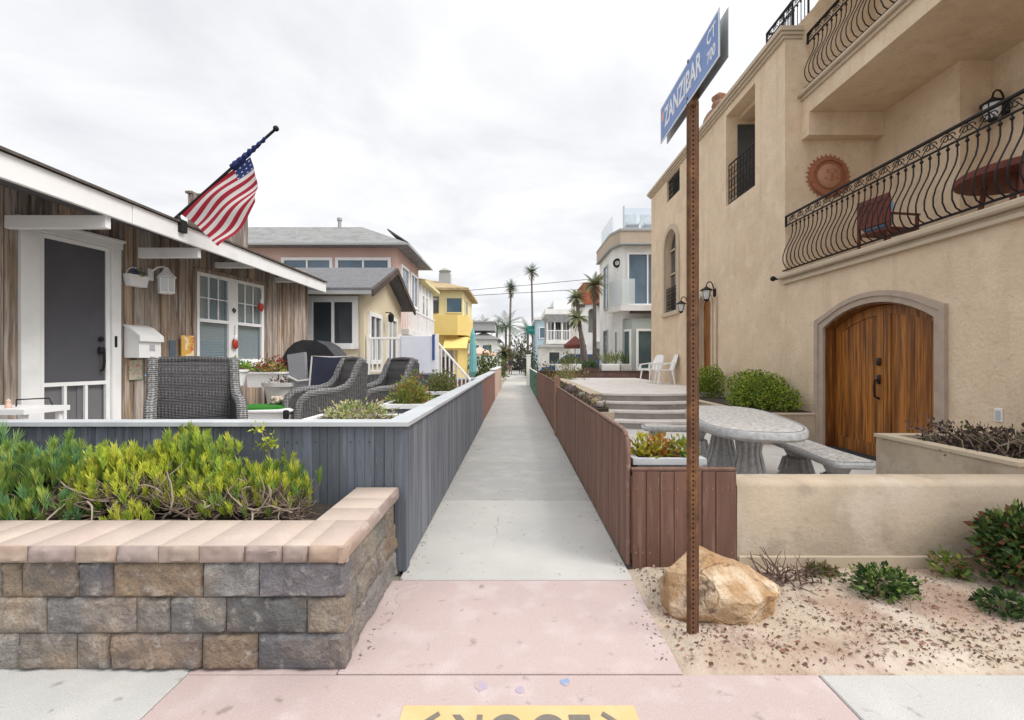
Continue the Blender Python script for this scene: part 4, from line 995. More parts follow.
mb = MB(); mb.prism([(27.0,2.2),(28.0,2.9),(34,2.9),(34,2.75),(28,2.75),(27.05,2.08)], 'x', -4.3, -2.9); mb.build('stair_wall', M['yellow'], t)
win(t, 'y', 28, -4.6, -3.8, .3, 2.1, M['whitepaint'], M['darkbrown'], .08)
mb = MB(); mb.lathe(-5.0,27.96,[(.01,3.5),(.09,3.55),(.1,3.65),(.01,3.7)],8); mb.build('lamp', M['darkbrown'], t)
# patio umbrellas
def umbrella(label, x, y, z0, h, m, folded, r=1.3):
    t = thing('patio_umbrella', label, 'patio umbrella', (x, y, z0))
    mb = MB(); mb.tube([(x,y,z0),(x,y,z0+h)], .03, 8); mb.build('pole', M['whitepaint'], t)
    mb = MB()
    if folded: mb.lathe(x, y, [(.08,z0+h*.2),(.21,z0+h*.28),(.19,z0+h*.6),(.13,z0+h*.9),(.03,z0+h)], 9)
    else:
        n = 8; vs = [(x,y,z0+h)]+[(x+r*math.cos(6.283*k/n),y+r*math.sin(6.283*k/n),z0+h-.5) for k in range(n)]+[(x+r*math.cos(6.283*k/n),y+r*math.sin(6.283*k/n),z0+h-.68) for k in range(n)]
        mb.add(vs, [(0,1+k,1+(k+1)%n) for k in range(n)]+[(1+k,1+(k+1)%n,9+(k+1)%n,9+k) for k in range(n)])
    mb.build('canopy', m, t, fix=False)
    mb = MB(); mb.lathe(x,y,[(.25,z0),(.25,z0+.08),(.05,z0+.12)],14); mb.build('base', M['potgrey'], t)
umbrella('folded teal patio umbrella at the corner of the yellow house', -2.25, 24, 0, 3.15, M['teal'], True)
umbrella('open peach patio umbrella on the left, beyond the teal one', -2.9, 36, 0, 2.5, M['peachcanvas'], False, 1.4)
umbrella('open maroon patio umbrella beside the leaning palms', 3.15, 24.5, .75, 2.05, M['redcanvas'], False, .6)
# far houses on the left and right
def plain(label, x0, x1, y0, y1, h, wm, rm, wins, hipr=True, pm='bluepane'):
    t = thing('distant_house', label, 'house', ((x0+x1)/2, y0, 0))
    mb = MB(); mb.box(x0,x1,y0,y1,-.1,h); mb.build('wall', wm, t)
    mb = MB()
    if hipr: hip(mb, x0,x1,y0,y1,h,1.2,.4)
    else: mb.box(x0-.25,x1+.25,y0-.25,y1+.25,h,h+.35)
    mb.build('roof', rm, t)
    for a0,a1,z0,z1 in wins: win(t,'y',y0,a0,a1,z0,z1,M['whitepaint'],M[pm],.1)
    return t
plain('white distant house with grey roof at the left end of the path', -6.4,-2.5,62,72,4.2,M['whitewall'],M['greyroof'],[(-5.9,-5.0,2.2,3.5),(-4.5,-3.3,1.9,3.5)])
mb = MB(); mb.box(-6.2,-2.9,62.5,68,5.5,6.6); mb.box(-6.4,-2.7,62.3,68.2,6.6,6.8)
o = mb.build('rooftop_storey', M['greywall'], bpy.data.objects['distant_house'])
plain('grey distant house behind the white one on the left', -14,-6.6,66,76,6.2,M['greywall'],M['shingle'],[(-9.5,-8,3.8,5)])
plain('pale blue distant house at the right end of the path', 2.5,5.6,56,66,6.4,M['paleblue'],M['whitewall'],[(2.9,3.7,4.2,5.4),(4.2,5.2,4.2,5.4),(2.9,3.7,1.9,3.2)],False)
plain('low white distant building closing the view at the end of the path', -2.3,2.0,95,104,2.9,M['whitewall'],M['greyroof'],[(-1.5,-.6,.9,2.1)],True)
# ================================================================ RIGHT: FENCES AND LOW WALLS
t = thing('brown_fence', 'low dark brown board fence along the right of the path, turning at the front', 'fence', (.82, 3.3, 0))
mb = MB(); xs = [.835+.1*i for i in range(8)]
xs[-1] = 1.585
for a, b in zip(xs[:-1], xs[1:]):
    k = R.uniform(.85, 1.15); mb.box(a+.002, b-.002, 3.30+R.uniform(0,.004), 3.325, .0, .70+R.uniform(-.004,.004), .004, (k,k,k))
    for z in (.12,.58):
        for q in (.25,.75): mb.box(a+(b-a)*q-.003, a+(b-a)*q+.003, 3.2985, 3.3005, z-.003+R.uniform(-.01,.01), z+.004, 0, (2.6,2.4,2.2))
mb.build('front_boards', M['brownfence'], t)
mb = MB(); mb.box(.83, 1.59, 3.30, 3.35, .703, .722, .004); mb.build('front_rail', M['brownfence'], t)
mb = MB(); y = 3.37
while y < 9.0:
    w = R.choice((.088,.092,.096)); k = R.uniform(.85, 1.2)
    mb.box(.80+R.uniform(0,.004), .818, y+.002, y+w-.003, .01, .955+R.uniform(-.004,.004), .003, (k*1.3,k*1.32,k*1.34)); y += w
y = 9.3
while y < 17.4:
    w = R.choice((.088,.092,.096)); k = R.uniform(.85, 1.2)
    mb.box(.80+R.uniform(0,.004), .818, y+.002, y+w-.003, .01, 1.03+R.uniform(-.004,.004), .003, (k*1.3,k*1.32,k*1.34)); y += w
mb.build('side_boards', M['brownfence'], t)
mb = MB(); mb.box(.819,.84,3.37,17.4,.1,.92); mb.box(.83,1.58,3.326,3.35,.1,.66); mb.build('backing', M['brownfence'], t)
mb = MB(); mb.tube([(.815,3.50,.975),(.815,9.0,.975)], .017, 8); mb.tube([(.815,9.3,1.05),(.815,17.4,1.05)], .017, 8); mb.tube([(.815,3.50,.975),(.815,3.42,.96),(.815,3.365,.91),(.815,3.345,.82),(.815,3.345,.02)], .017, 8); mb.build('edge_trim', mat('worn_brown_trim',(.21,.12,.095),.75,[((.42,.34,.28),14,.55,.72,.6)]), t, smooth=50)
mb = MB(); pr = [(.77,0),(.87,0),(.87,1.14)]+[(.82+.05*math.cos(a),1.14+.05*math.sin(a)) for a in [math.pi*i/8 for i in range(1,8)]]+[(.77,1.14)]
mb.prism(pr, 'y', 9.05, 9.25); mb.build('post', mat('weathered_post',(.33,.19,.13),.85,[((.45,.3,.22),6,.5,.7,.6)]), t)
t = thing('green_fence', 'green board fence continuing beyond the brown fence', 'fence', (.82, 17.5, 0))
mb = MB(); y = 17.45
while y < 27:
    mb.box(.80, .825, y+.003, y+.115, .01, 1.0, .003); y += .12
mb.build('boards', M['greenfence'], t)
mb = MB(); mb.box(.79, .85, 17.42, 27, 1.001, 1.04, .006); mb.build('rail', M['whitepaint'], t)
t = thing('white_gate_post', 'white square post at the far end of the green fence', 'post', (.75, 27.3, 0))
mb = MB(); mb.box(.62,.86,27.1,27.35,-.05,1.75,.01); mb.build('shaft', M['white'], t)
mb = MB(); mb.box(.59,.89,27.07,27.38,1.751,1.82,.01); mb.build('cap', M['white'], t)
t = thing('stucco_low_wall', 'low rounded tan stucco wall beside the brown front fence', 'low wall', (3.5, 3.4, 0))
mb = MB(); prof = [(3.315,.06),(3.31,.585),(3.325,.612),(3.36,.625),(3.52,.627),(3.555,.612),(3.57,.58),(3.57,.06)]
mb.prism(prof, 'x', 1.592, 6.4); mb.build('wall', M['stucco2'], t, smooth=50)
mb = MB(); mb.box(1.60, 6.4, 3.30, 3.56, -.03, .09, .006); mb.build('footing', M['trim'], t)
t = thing('raised_stucco_planter', 'tan stucco raised planter in front of the house wall, right of the double door', 'planter', (4.4, 4.3, .1))
mb = MB(); o = [(3.93,3.60),(4.96,3.60),(4.96,5.02),(3.93,5.02)]; i_ = [(4.06,3.72),(4.90,3.72),(4.90,4.90),(4.06,4.90)]
mb.band(o, i_, 'z', .1, .665, closed=True); mb.build('wall', M['stucco2'], t)
mb = MB(); o = [(3.915,3.585),(4.97,3.585),(4.97,5.035),(3.915,5.035)]; mb.band(o, i_, 'z', .666, .70, closed=True); mb.build('rim', M['trim'], t)
mb = MB(); mb.box(4.061,4.899,3.721,4.899,.1,.64); mb.build('soil', M['soil'], t)
t = thing('creeping_plant', 'dry purple brown creeping plant filling the raised stucco planter', 'plant', (4.45, 4.3, .64))
mb = MB(); foliage(mb, (4.5,4.35,.65), (.46,.62,.21), 1500, .05, [(.075,.05,.045),(.13,.085,.075),(.05,.035,.03),(.11,.12,.05),(.2,.14,.12)], .5, wd=.6); mb.build('foliage', M['leaf'], t, fix=False)
mb = MB()
for k in range(40):
    p = Vector((4.5+R.uniform(-.4,.4), 4.3+R.uniform(-.55,.55), .63)); mb.tube([p, p+Vector((R.uniform(-.08,.08),R.uniform(-.08,.08),.12)), p+Vector((R.uniform(-.15,.15),R.uniform(-.15,.15),.2))], [.006,.005,.003], 5)
mb.build('stem', M['stem'], t)
t = thing('house_planter', 'tan stucco planter along the house wall under the two green bushes', 'planter', (4.5, 9, .1))
mb = MB(); mb.box(4.0,4.99,7.62,11.4,.1,.585,.004); mb.build('wall', M['stucco2'], t)
mb = MB(); mb.box(3.97,4.99,7.6,11.4,.586,.62,.006); mb.build('rim', M['trim'], t)
mb = MB(); mb.box(4.08,4.95,7.7,11.3,.621,.632); mb.build('soil', M['soil'], t)
def bush(label, c, r, n, size, cols, group=None, name='round_bush', stems=10):
    t = thing(name, label, 'bush', (c[0], c[1], c[2]), group)
    mb = MB(); foliage(mb, c, r, n, size, cols, .38); mb.build('foliage', M['leaf'], t, fix=False)
    mb = MB()
    for k in range(stems):
        d = Vector((R.uniform(-.6,.6)*r[0], R.uniform(-.6,.6)*r[1], R.uniform(.4,.8)*r[2])); b = Vector((c[0]+R.uniform(-.08,.08)*r[0],c[1]+R.uniform(-.08,.08)*r[1],c[2]-.02))
        mb.tube([b, b+d*.5+Vector((0,0,.05*r[2])), b+d], [.012*min(1,r[0]*3),.008*min(1,r[0]*3),.004*min(1,r[0]*3)], 5)
    mb.build('stem', M['stem'], t)
    return t
BG = [(.14,.22,.03),(.26,.34,.04),(.38,.44,.06),(.07,.13,.022)]
def bushx(label, cs, size, cols, name='round_bush', group=None, lump=.3):
    c0 = cs[0][0]; t = thing(name, label, 'bush', (c0[0], c0[1], min(q[0][2]-q[1][2] for q in cs)), group)
    mb = MB()
    for c, r, n in cs: foliage(mb, c, r, n, size, cols, lump, full=True, wd=.6)
    mb.build('foliage', M['leaf'], t, fix=False)
    mb = MB()
    for c, r, n in cs:
        for k in range(7):
            b = Vector((c[0]+R.uniform(-.05,.05)*r[0], c[1], min(q[0][2]-q[1][2] for q in cs))); e = Vector(c)+Vector((R.uniform(-.6,.6)*r[0],R.uniform(-.6,.6)*r[1],R.uniform(.0,.6)*r[2]))
            mb.tube([b, b.lerp(e,.5)+Vector((0,0,.05)), e], [.016,.011,.005], 5)
    mb.build('stem', M['stem'], t)
    return t
bushx('larger light green bush in the planter beside the double door', [((4.55,8.55,.90),(.46,.5,.38),5200),((4.6,9.15,.92),(.38,.4,.38),2800),((4.55,8.0,.80),(.36,.34,.26),2600),((4.42,8.6,.74),(.42,.6,.24),2200)], .045, BG, lump=.14)
bushx('smaller green bush in the planter below the far lanterns', [((4.55,10.85,.96),(.38,.40,.42),3600),((4.5,10.9,.8),(.36,.36,.3),1500)], .045, BG, lump=.14)

# ================================================================ TERRACE, STEPS
mb = MB(); mb.box(1.72, 5.0, 10.75, 19.3, -.1, .749); structure(mb, 'terrace', M['tread'])
t = thing('stone_steps', 'four stone steps with pale treads leading up to the terrace', 'steps', (3, 10, .1))
fronts = [9.47, 9.83, 10.14, 10.38]; tops = [.262, .425, .588, .752]
for k, (y, z) in enumerate(zip(fronts, tops)):
    n = 14; x1 = 4.0 - .0*k
    def cu(x): return y - .22*math.sin(max(0, min(1, (x-1.9)/2.0))*math.pi*.9)
    pts = [(1.92+(x1-1.92)*i/n, cu(1.92+(x1-1.92)*i/n)) for i in range(n+1)]
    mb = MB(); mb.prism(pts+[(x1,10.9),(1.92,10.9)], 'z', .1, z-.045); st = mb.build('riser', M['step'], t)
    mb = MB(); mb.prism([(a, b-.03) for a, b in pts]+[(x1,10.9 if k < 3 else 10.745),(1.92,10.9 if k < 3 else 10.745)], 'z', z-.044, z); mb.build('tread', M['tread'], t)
t = thing('knee_wall', 'low cream stucco knee wall at the left of the stone steps', 'low wall', (1.8, 13, .1))
mb = MB(); mb.box(1.55,1.78,9.6,18.9,.1,.765,.01); mb.build('wall', M['stucco2'], t)
mb = MB(); mb.box(1.53,1.80,9.57,18.9,.766,.81,.01); mb.build('cap', M['trim'], t)
# rocks along the side bed
for k, (px, Y, r_, lab) in enumerate(((571,8.0,.12,'dark round rock in the bed behind the fence, the largest of the row'),(582,7.1,.07,'grey rock in the bed behind the fence, next to the largest dark one'),(590,6.5,.065,'brown rock midway along the bed behind the fence'),(600,6.15,.055,'yellowish rock in the bed behind the fence, before the pale one'),(606,5.8,.05,'pale rock at the near end of the bed behind the fence'),(558,11.2,.09,'small dark rock at the far end of the bed behind the fence'))):
    mb = MB(); mb.ell((max(.93,min(1.06,XY(px,Y))), Y, .92+r_*.4), (r_,r_*.9,r_*.85), 14, 10, jit=.4)
    c = [(.12,.09,.09),(.24,.22,.2),(.2,.15,.11),(.34,.27,.15),(.42,.38,.33),(.13,.11,.11)][k]
    tag(mb.build('rock', mat('garden_rock', c, .95, [(tuple(q*1.6 for q in c), 12, .5, .7, .6)], [(20,.5,.02)]), smooth=60), lab, 'rock', 'rocks in the bed behind the fence')
t = thing('ground_cover', 'low dry ground plants in the bed behind the brown fence', 'plants', (1.0, 8, .91))
mb = MB()
for k in range(24): foliage(mb, (R.uniform(.95,1.12), R.uniform(5.9,12), .90), (.10,.2,.09), 50, .045, [(.2,.17,.08),(.12,.14,.05),(.25,.2,.13),(.16,.1,.07)])
mb.build('foliage', M['leaf'], t, fix=False)
# corner trough
t = thing('corner_trough', 'white trough of yellow and orange leaved plants inside the brown fence corner', 'planter', (1.2, 3.6, .1))
mb = MB(); mb.box(.90,1.36,3.42,3.68,.1,.73,.01); mb.build('box', M['potgrey'], t)
mb = MB(); mb.band([(.86,3.375),(1.40,3.375),(1.40,3.72),(.86,3.72)], [(.91,3.425),(1.35,3.425),(1.35,3.67),(.91,3.67)], 'z', .731, .775, closed=True); mb.build('rim', M['greycap'], t)
mb = MB(); mb.box(.911,1.349,3.426,3.669,.731,.76); mb.build('soil', M['soil'], t)
for nm, c, cols in (('yellow_foliage', (1.0,3.54,.765), [(.42,.36,.03),(.3,.32,.04)]), ('orange_foliage', (1.11,3.56,.77), [(.5,.16,.03),(.42,.24,.05),(.3,.2,.05)]), ('green_foliage', (1.27,3.54,.77), [(.2,.3,.03),(.12,.22,.04),(.36,.3,.05)])):
    flowers(nm, t, c, (.11,.11,.15), 190, .055, cols)

# ================================================================ TABLE AND BENCHES
def slab(t, name, poly_fn, z0, z1, mtop, medge, inset=.06):
    n = 40; out = [poly_fn(2*math.pi*i/n) for i in range(n)]
    cx = sum(p[0] for p in out)/n; cy = sum(p[1] for p in out)/n
    def off(d): 
        r = []
        for p in out:
            l = math.hypot(p[0]-cx, p[1]-cy); r.append((cx+(p[0]-cx)*(l-d)/l, cy+(p[1]-cy)*(l-d)/l))
        return r
    mb = MB(); rings = [(off(.03), z0), (off(0), z0+(z1-z0)*.3), (off(0), z1-(z1-z0)*.3), (off(.02), z1)]
    vs = [(x,y,z) for ring, z in rings for x, y in ring]; fs = []
    for j in range(3):
        for i in range(n): fs.append((j*n+i, j*n+(i+1)%n, (j+1)*n+(i+1)%n, (j+1)*n+i))
    fs += [list(range(n))[::-1], [3*n+i for i in range(n)]]
    mb.add(vs, fs); top = mb.build(name, medge, t, smooth=40)
    mb = MB(); mb.band(off(inset-.018), off(inset), 'z', z1+.0005, z1+.002, closed=True); mb.build('border_line', M['mosaicdark'], top)
    mb = MB(); mb.prism(off(inset+.002), 'z', z1+.0005, z1+.0025); mb.build('mosaic_inlay', mtop, top)
def superell(c, a, b, rot, e=2.8):
    cr, sr = math.cos(rot), math.sin(rot)
    def f(t_):
        x = a*abs(math.cos(t_))**(2/e)*(1 if math.cos(t_) > 0 else -1); y = b*abs(math.sin(t_))**(2/e)*(1 if math.sin(t_) > 0 else -1)
        return (c[0]+x*cr-y*sr, c[1]+x*sr+y*cr)
    return f
def pedestal(t, x, y, rot, z1, w, d):
    mb = MB(Matrix.Translation((x,y,0)) @ Matrix.Rotation(rot,4,'Z')); n = 16
    prof = [(1.55,.1),(1.55,.16),(1.35,.19),(.95,.36),(.62,z1*.72),(.72,z1-.10),(1.0,z1-.03),(1.0,z1)]
    mb.lathe(0,0,[(p,z) for p,z in prof], 20, sx=w, sy=d)
    for k in range(12):
        a = 6.283*k/12
        mb.tube([(math.cos(a)*w*q, math.sin(a)*d*q, z) for q, z in ((1.36,.2),(.97,.36),(.66,z1*.72),(.76,z1-.1))], .022, 6)
    mb.build('pedestal', M['granite'], t, smooth=45)
t = thing('picnic_table', 'speckled concrete table with mosaic oval top and fluted pedestals', 'table', (2.5, 5.1, .1))
slab(t, 'tabletop', superell((2.42,5.05), .49, 1.22, rad(-13.5)), .80, .885, M['mosaic'], M['granite'])
pedestal(t, 2.55, 5.70, rad(-13), .80, .15, .14); pedestal(t, 2.34, 4.62, rad(-13), .80, .15, .14)
def bench(label, c, ln, w, rot):
    t = thing('concrete_bench', label, 'bench', (c[0],c[1],.1), 'concrete benches round the mosaic table')
    slab(t, 'seat', superell(c, w/2, ln/2, rot, 7), .485, .55, M['mosaic'], M['granite'], .045)
    for k in (-1,1): pedestal(t, c[0]-math.sin(rot)*k*ln*.28, c[1]+math.cos(rot)*k*ln*.28, rot, .485, .13, .11)
bench('concrete bench on the house side of the mosaic table', (3.22,4.95), 1.45, .42, rad(-6))
bench('concrete bench on the path side of the mosaic table', (1.62,5.0), 1.3, .36, rad(-6))
bench('concrete bench across the far end of the mosaic table', (2.32,6.62), 1.0, .36, rad(80))

# ================================================================ TAN STUCCO HOUSE
TH = thing('stucco_house', 'large tan stucco house with wrought iron balconies and arched wooden double door', 'house', (6, 9, 0))
WX = 5.0
holes = [(5.47,7.46,.0,2.36),(11.75,12.62,.75,3.3),(14.2,15.4,3.05,5.75),(14.05,15.25,6.7,7.42),(9.62,10.95,5.15,7.3)]
mb = MB(); wallholes(mb, 'x', WX, WX+.3, 2.0, 8.55, -.05, 2.9, holes); wallholes(mb, 'x', WX, WX+.3, 8.55, 17.0, -.05, 7.46, holes)
ar = arc(5.47,7.46,2.02,.29); mb.prism(ar+[(7.46,2.36),(5.47,2.36)], 'x', WX+.001, WX+.299)
ar = arc(14.2,15.4,5.1,.6); mb.prism(ar+[(15.4,5.75),(14.2,5.75)], 'x', WX+.001, WX+.299)
ar = arc(11.75,12.62,2.95,.3); mb.prism(ar+[(12.62,3.3),(11.75,3.3)], 'x', WX+.001, WX+.299)
mb.build('wall', M['stucco'], TH)
mb = MB(); mb.box(5.3,12,16.8,17,-.05,7.4); mb.box(11.8,12,2,16.8,-.05,9); mb.box(5.3,12,8.8,16.8,7.2,7.3); mb.box(5.3,11.8,2.0,2.2,-.05,2.85); mb.build('rear_wall', M['stucco'], TH)
# recess side wall (with parapet step), back walls
mb = MB(); mb.prism([(5.003,2.9),(6.9,2.9),(6.9,9.2),(6.3,9.2),(5.68,8.22),(5.14,7.62),(5.003,7.46)], 'y', 8.546, 8.80); mb.build('recess_side_wall', M['stucco'], TH)
mb = MB(); mb.box(6.67,6.9,6.91,8.55,2.9,9.4); mb.box(6.9,7.16,6.91,7.1,2.9,9.4); mb.box(7.15,7.35,2.0,6.909,2.9,9.4); mb.build('recess_back_wall', M['stucco'], TH)
mb = MB()
for z0, z1, p in ((7.461,7.52,.05),(7.521,7.58,.09),(7.581,7.67,.13)): mb.box(WX-p, WX+.32, 8.55-p*.6, 17.0+p, z0, z1, .006)
mb.build('cornice', M['trim'], TH)
# balconies
mb = MB(); mb.box(4.93,7.15,2.0,8.549,2.901,2.95,.004); mb.box(4.96,7.15,2.0,8.549,2.951,3.0,.004); mb.box(4.88,7.15,2.0,8.62,3.001,3.085,.02)
mb.build('balcony_floor', M['trim'], TH, smooth=30)
mb = MB(); mb.box(5.32,7.15,2.0,8.549,6.0,6.30); mb.box(5.30,6.67,8.33,8.549,5.58,5.999,.003); mb.build('balcony_soffit', M['stucco'], TH)
mb = MB(); mb.box(5.28,7.15,2.0,8.548,6.301,6.36,.004); mb.box(5.22,7.15,2.0,8.60,6.361,6.43,.015); mb.build('balcony_trim', M['trim'], TH)
mb = MB(); mb.box(5.31,7.16,2.0,8.548,9.0,9.2); mb.build('upper_roof', M['stucco'], TH)
def bal_path(h, belly):
    return [(-o*belly, z*h) for o, z in ((.35,0),(.75,.05),(1.0,.16),(1.0,.28),(.8,.42),(.45,.56),(.15,.68),(.0,.80),(0,1.0))]
def railing(parent, X, y0, y1, z0, z1, belly, sp=.115, scroll=True, end_posts=True):
    mb = MB(); H = z1-z0
    zb = z1-.17
    mb.box(X-.022,X+.022,y0,y1,z1-.03,z1,.004); mb.box(X-.012,X+.012,y0,y1,zb-.02,zb,.003)
    mb.box(X-.35*belly-.012,X-.35*belly+.012,y0,y1,z0+.035,z0+.06,.003)
    for y in (y0, y1): mb.box(X-.016,X+.016,y-.016,y+.016,z1-.2 if belly else z0,z1,.003)
    rl = mb.build('railing', M['iron'], parent)
    n = int((y1-y0)/sp); proto = None
    mbp = MB(); mbp.tube([(X+o, y0, z0+.045+z) for o, z in bal_path(zb-z0-.055, belly)], .0085, 6); mbp.ell((X, y0, zb-.06), (.02,.02,.022), 8, 6)
    proto = mbp.build('baluster', M['iron'], rl, smooth=60)
    mbs = MB()
    ym = y0+sp
    for fl in (1, -1):
        pts = []
        for k in range(15):
            a = k/14*2*math.pi*1.25; r_ = .055*(1-k/17)
            pts.append((X, ym + fl*(.035 - .0 ) + fl*r_*math.cos(a)*1.0, zb+.07+ r_*math.sin(a)))
        mbs.tube(pts, .0065, 5)
    mbs.tube([(X,ym-.11,zb+.0),(X,ym,zb+.13),(X,ym+.11,zb+.0)], .006, 5)
    ps = mbs.build('scroll', M['iron'], rl, smooth=60)
    for i in range(1, n):
        c = proto.copy(); c.location = (0, i*sp, 0); col.objects.link(c)
        if scroll and i % 2 == 0 and i*sp+sp*1.5 < (y1-y0):
            c = ps.copy(); c.location = (0, i*sp, 0); col.objects.link(c)
    return rl
railing(TH, 4.99, 2.9, 8.50, 3.095, 4.16, .17)
railing(TH, 5.36, 3.9, 8.45, 6.44, 7.50, .17)
railing(TH, 5.3, 8.82, 9.72, 7.6, 8.40, 0, end_posts=False)
railing(TH, 5.62, 8.84, 9.66, 7.7, 8.80, 0, end_posts=False)
mb = MB()
for x in [5.3+.11*i for i in range(12)]: mb.box(x-.008,x+.008,9.71,9.73,7.5,8.38)
mb.box(5.3,6.8,9.70,9.74,8.38,8.41); mb.build('roof_railing_return', M['iron'], TH)
mb = MB(); mb.ell((4.84,8.66,3.03), (.05,.05,.05), 12, 8); mb.tube([(4.84,8.66,3.03),(4.99,8.70,3.03)], .02, 7); mb.build('spout', M['iron'], TH, smooth=60)
# double door
mb = MB(); ar = arc(5.47,7.46,2.02,.29); outer = [(5.32,.1)]+offset_arc(ar,.15)+[(7.65,.1)]; outer[1] = (5.32,outer[1][1]); outer[-2] = (7.65,outer[-2][1])
inner = [(5.475,.1)]+offset_arc(ar,-.005)+[(7.455,.1)]; inner[1] = (5.475,inner[1][1]); inner[-2] = (7.455,inner[-2][1]); mid = [((a[0]*.55+b[0]*.45),(a[1]*.55+b[1]*.45)) for a, b in zip(outer, inner)]
mb.band(outer, mid, 'x', WX-.05, WX+.003); mb.band(mid, inner, 'x', WX-.03, WX+.05)
dt = mb.build('door_surround', M['doortrim'], TH)
mb = MB(); lin = [(5.50,.1)]+offset_arc(ar,-.03)+[(7.43,.1)]; lin[1] = (5.50,lin[1][1]); lin[-2] = (7.43,lin[-2][1]); mb.band(inner, lin, 'x', WX+.01, WX+.235, (.55,.5,.5)); mb.build('door_jamb', M['doorwood'], TH)
def arcz(y): 
    w = .995; rr = (w*w+.29*.29)/(.58); zc = 2.02+.29-rr
    return zc+math.sqrt(max(0, rr*rr-(y-6.465)**2))-.03
for a, b, in ((5.505,6.46),(6.47,7.425)):
    mb = MB(); y = a+.11
    n = 6; w = (b-a-.22)/n
    for k in range(n):
        y0 = a+.11+k*w; y1 = y0+w; kk = R.uniform(.75, 1.25)
        mb.prism([(y0+.003,.12),(y1-.003,.12),(y1-.003,arcz(y1)-.13),(y0+.003,arcz(y0)-.13)], 'x', WX+.185, WX+.22, (kk,kk*.98,kk*.95))
    lf = mb.build('door', M['doorwood'], TH)
    mb = MB(); k = 1.05
    mb.prism([(a,.11),(a+.11,.11),(a+.11,arcz(a+.11)-.01),(a,arcz(a)-.01)], 'x', WX+.165, WX+.23, (1.0,1,1)); mb.prism([(b-.11,.11),(b,.11),(b,arcz(b)-.01),(b-.11,arcz(b-.11)-.01)], 'x', WX+.165, WX+.23, (1.1,1.08,1.0))
    ys = [a+.11+(b-a-.22)*i/8 for i in range(9)]
    mb.prism([(y, arcz(y)-.01) for y in ys]+[(y, arcz(y)-.14) for y in ys[::-1]], 'x', WX+.166, WX+.229, (.95,.95,.95))
    mb.box(WX+.166, WX+.229, a+.11, b-.11, .111, .30, 0, (.9,.9,.9)); mb.build('door_frame', M['doorwood'], lf)
    if b > 7:
        mb = MB(); X = WX+.16; y = 6.54
        mb.tube([(X,y,1.22),(X-.06,y,1.21),(X-.07,y,1.1),(X-.06,y,.98),(X,y,.95)], .016, 7); mb.box(X-.015,X+.004,y-.03,y+.03,1.16,1.29,.006); mb.box(X-.02,X+.004,y-.035,y+.035,1.42,1.53,.01); mb.build('handle', M['brass'], lf, smooth=50)
mb = MB(); mb.box(WX+.235, WX+.26, 5.48, 7.45, .1, 2.36); mb.box(WX-.02, WX+.23, 5.51, 7.42, .1, .112); mb.build('door_backing', M['darkvoid'], TH)
# far door
mb = MB(); y = 11.78
for k in range(6): mb.box(WX+.15,WX+.2,11.76+.143*k,11.76+.143*k+.14,.76,3.26,.004,(R.uniform(.8,1.2),)*3)
mb.build('side_door', M['doorwood'], TH)
mb = MB(); ar = arc(11.75,12.62,2.95,.3); mb.band([(11.65,.75)]+offset_arc(ar,.1)+[(12.72,.75)], [(11.755,.75)]+offset_arc(ar,-.005)+[(12.615,.75)], 'x', WX-.03, WX+.1); mb.build('side_door_surround', M['trim'], TH)
# arched window
mb = MB(); ar = arc(14.2,15.4,5.1,.6); inn = [(14.205,3.05)]+offset_arc(ar,-.005)+[(15.395,3.05)]; out_ = [(14.04,3.05)]+offset_arc(ar,.16)+[(15.56,3.05)]
mb.band(out_, inn, 'x', WX-.05, WX+.01); mb.box(WX-.09,WX+.02,14.0,15.6,2.92,3.05,.01)
aw = mb.build('arched_window', M['trim'], TH)
mb = MB(); mb.box(WX+.2,WX+.22,14.15,15.45,3.0,5.8); mb.build('pane', M['pane'], aw)
mb = MB(); mb.box(WX+.14,WX+.18,14.77,14.83,3.05,5.7); mb.box(WX+.14,WX+.18,14.2,15.4,4.3,4.35); mb.box(WX+.14,WX+.18,14.2,15.4,5.08,5.13); mb.build('sash', M['trim'], aw)
def juliet(X, y0, y1, z0, z1):
    mb = MB(); mb.box(X-.012,X+.012,y0,y1,z1-.03,z1); mb.box(X-.012,X+.012,y0,y1,z0,z0+.025)
    n = int((y1-y0)/.13)
    for k in range(n+1):
        y = y0+(y1-y0)*k/n; mb.tube([(X,y,z0),(X,y,z1)], .009, 5)
        if k < n:
            c = y+(y1-y0)/n/2; h = z1-z0
            for q in (.22,.5,.78):
                mb.tube([(X, c+.055*math.cos(a), z0+h*q+.09*math.sin(a)) for a in [6.283*i/10 for i in range(11)]], .0075, 5)
    return mb.build('window_grille', M['iron'], TH)
juliet(WX+.03, 14.25, 15.35, 3.08, 3.85); juliet(WX+.05, 9.66, 10.91, 5.18, 6.12); juliet(WX+.06, 14.1, 15.2, 6.74, 7.38)
mb = MB(); mb.box(WX+.72,WX+.76,9.4,11.2,5.1,7.4); mb.box(WX+.3,WX+.72,10.951,11.0,5.1,7.4); mb.box(WX+.3,WX+.72,9.57,9.619,5.1,7.4); mb.box(WX+.3,WX+.72,9.6,11,5.09,5.149); mb.box(WX+.3,WX+.72,9.6,11,7.301,7.34); mb.build('loggia_wall', M['stucco'], TH)
mb = MB(); mb.box(WX+.27,WX+.71,10.93,10.949,5.16,7.1); mb.build('loggia_glass', M['pane'], TH)
mb = MB(); mb.box(WX+.2,WX+.22,14.0,15.3,6.65,7.45); mb.build('small_window_pane', M['darkvoid'], TH)
mb = MB(); mb.tube([(WX-.03,11.42,.75),(WX-.03,11.42,3.05)], .022, 8); mb.build('downpipe', M['trim'], TH, smooth=60)
mb = MB(); mb.box(WX-.012,WX-.001,4.72,4.80,.86,1.0,.003); ou = mb.build('outlet', M['white'], TH)
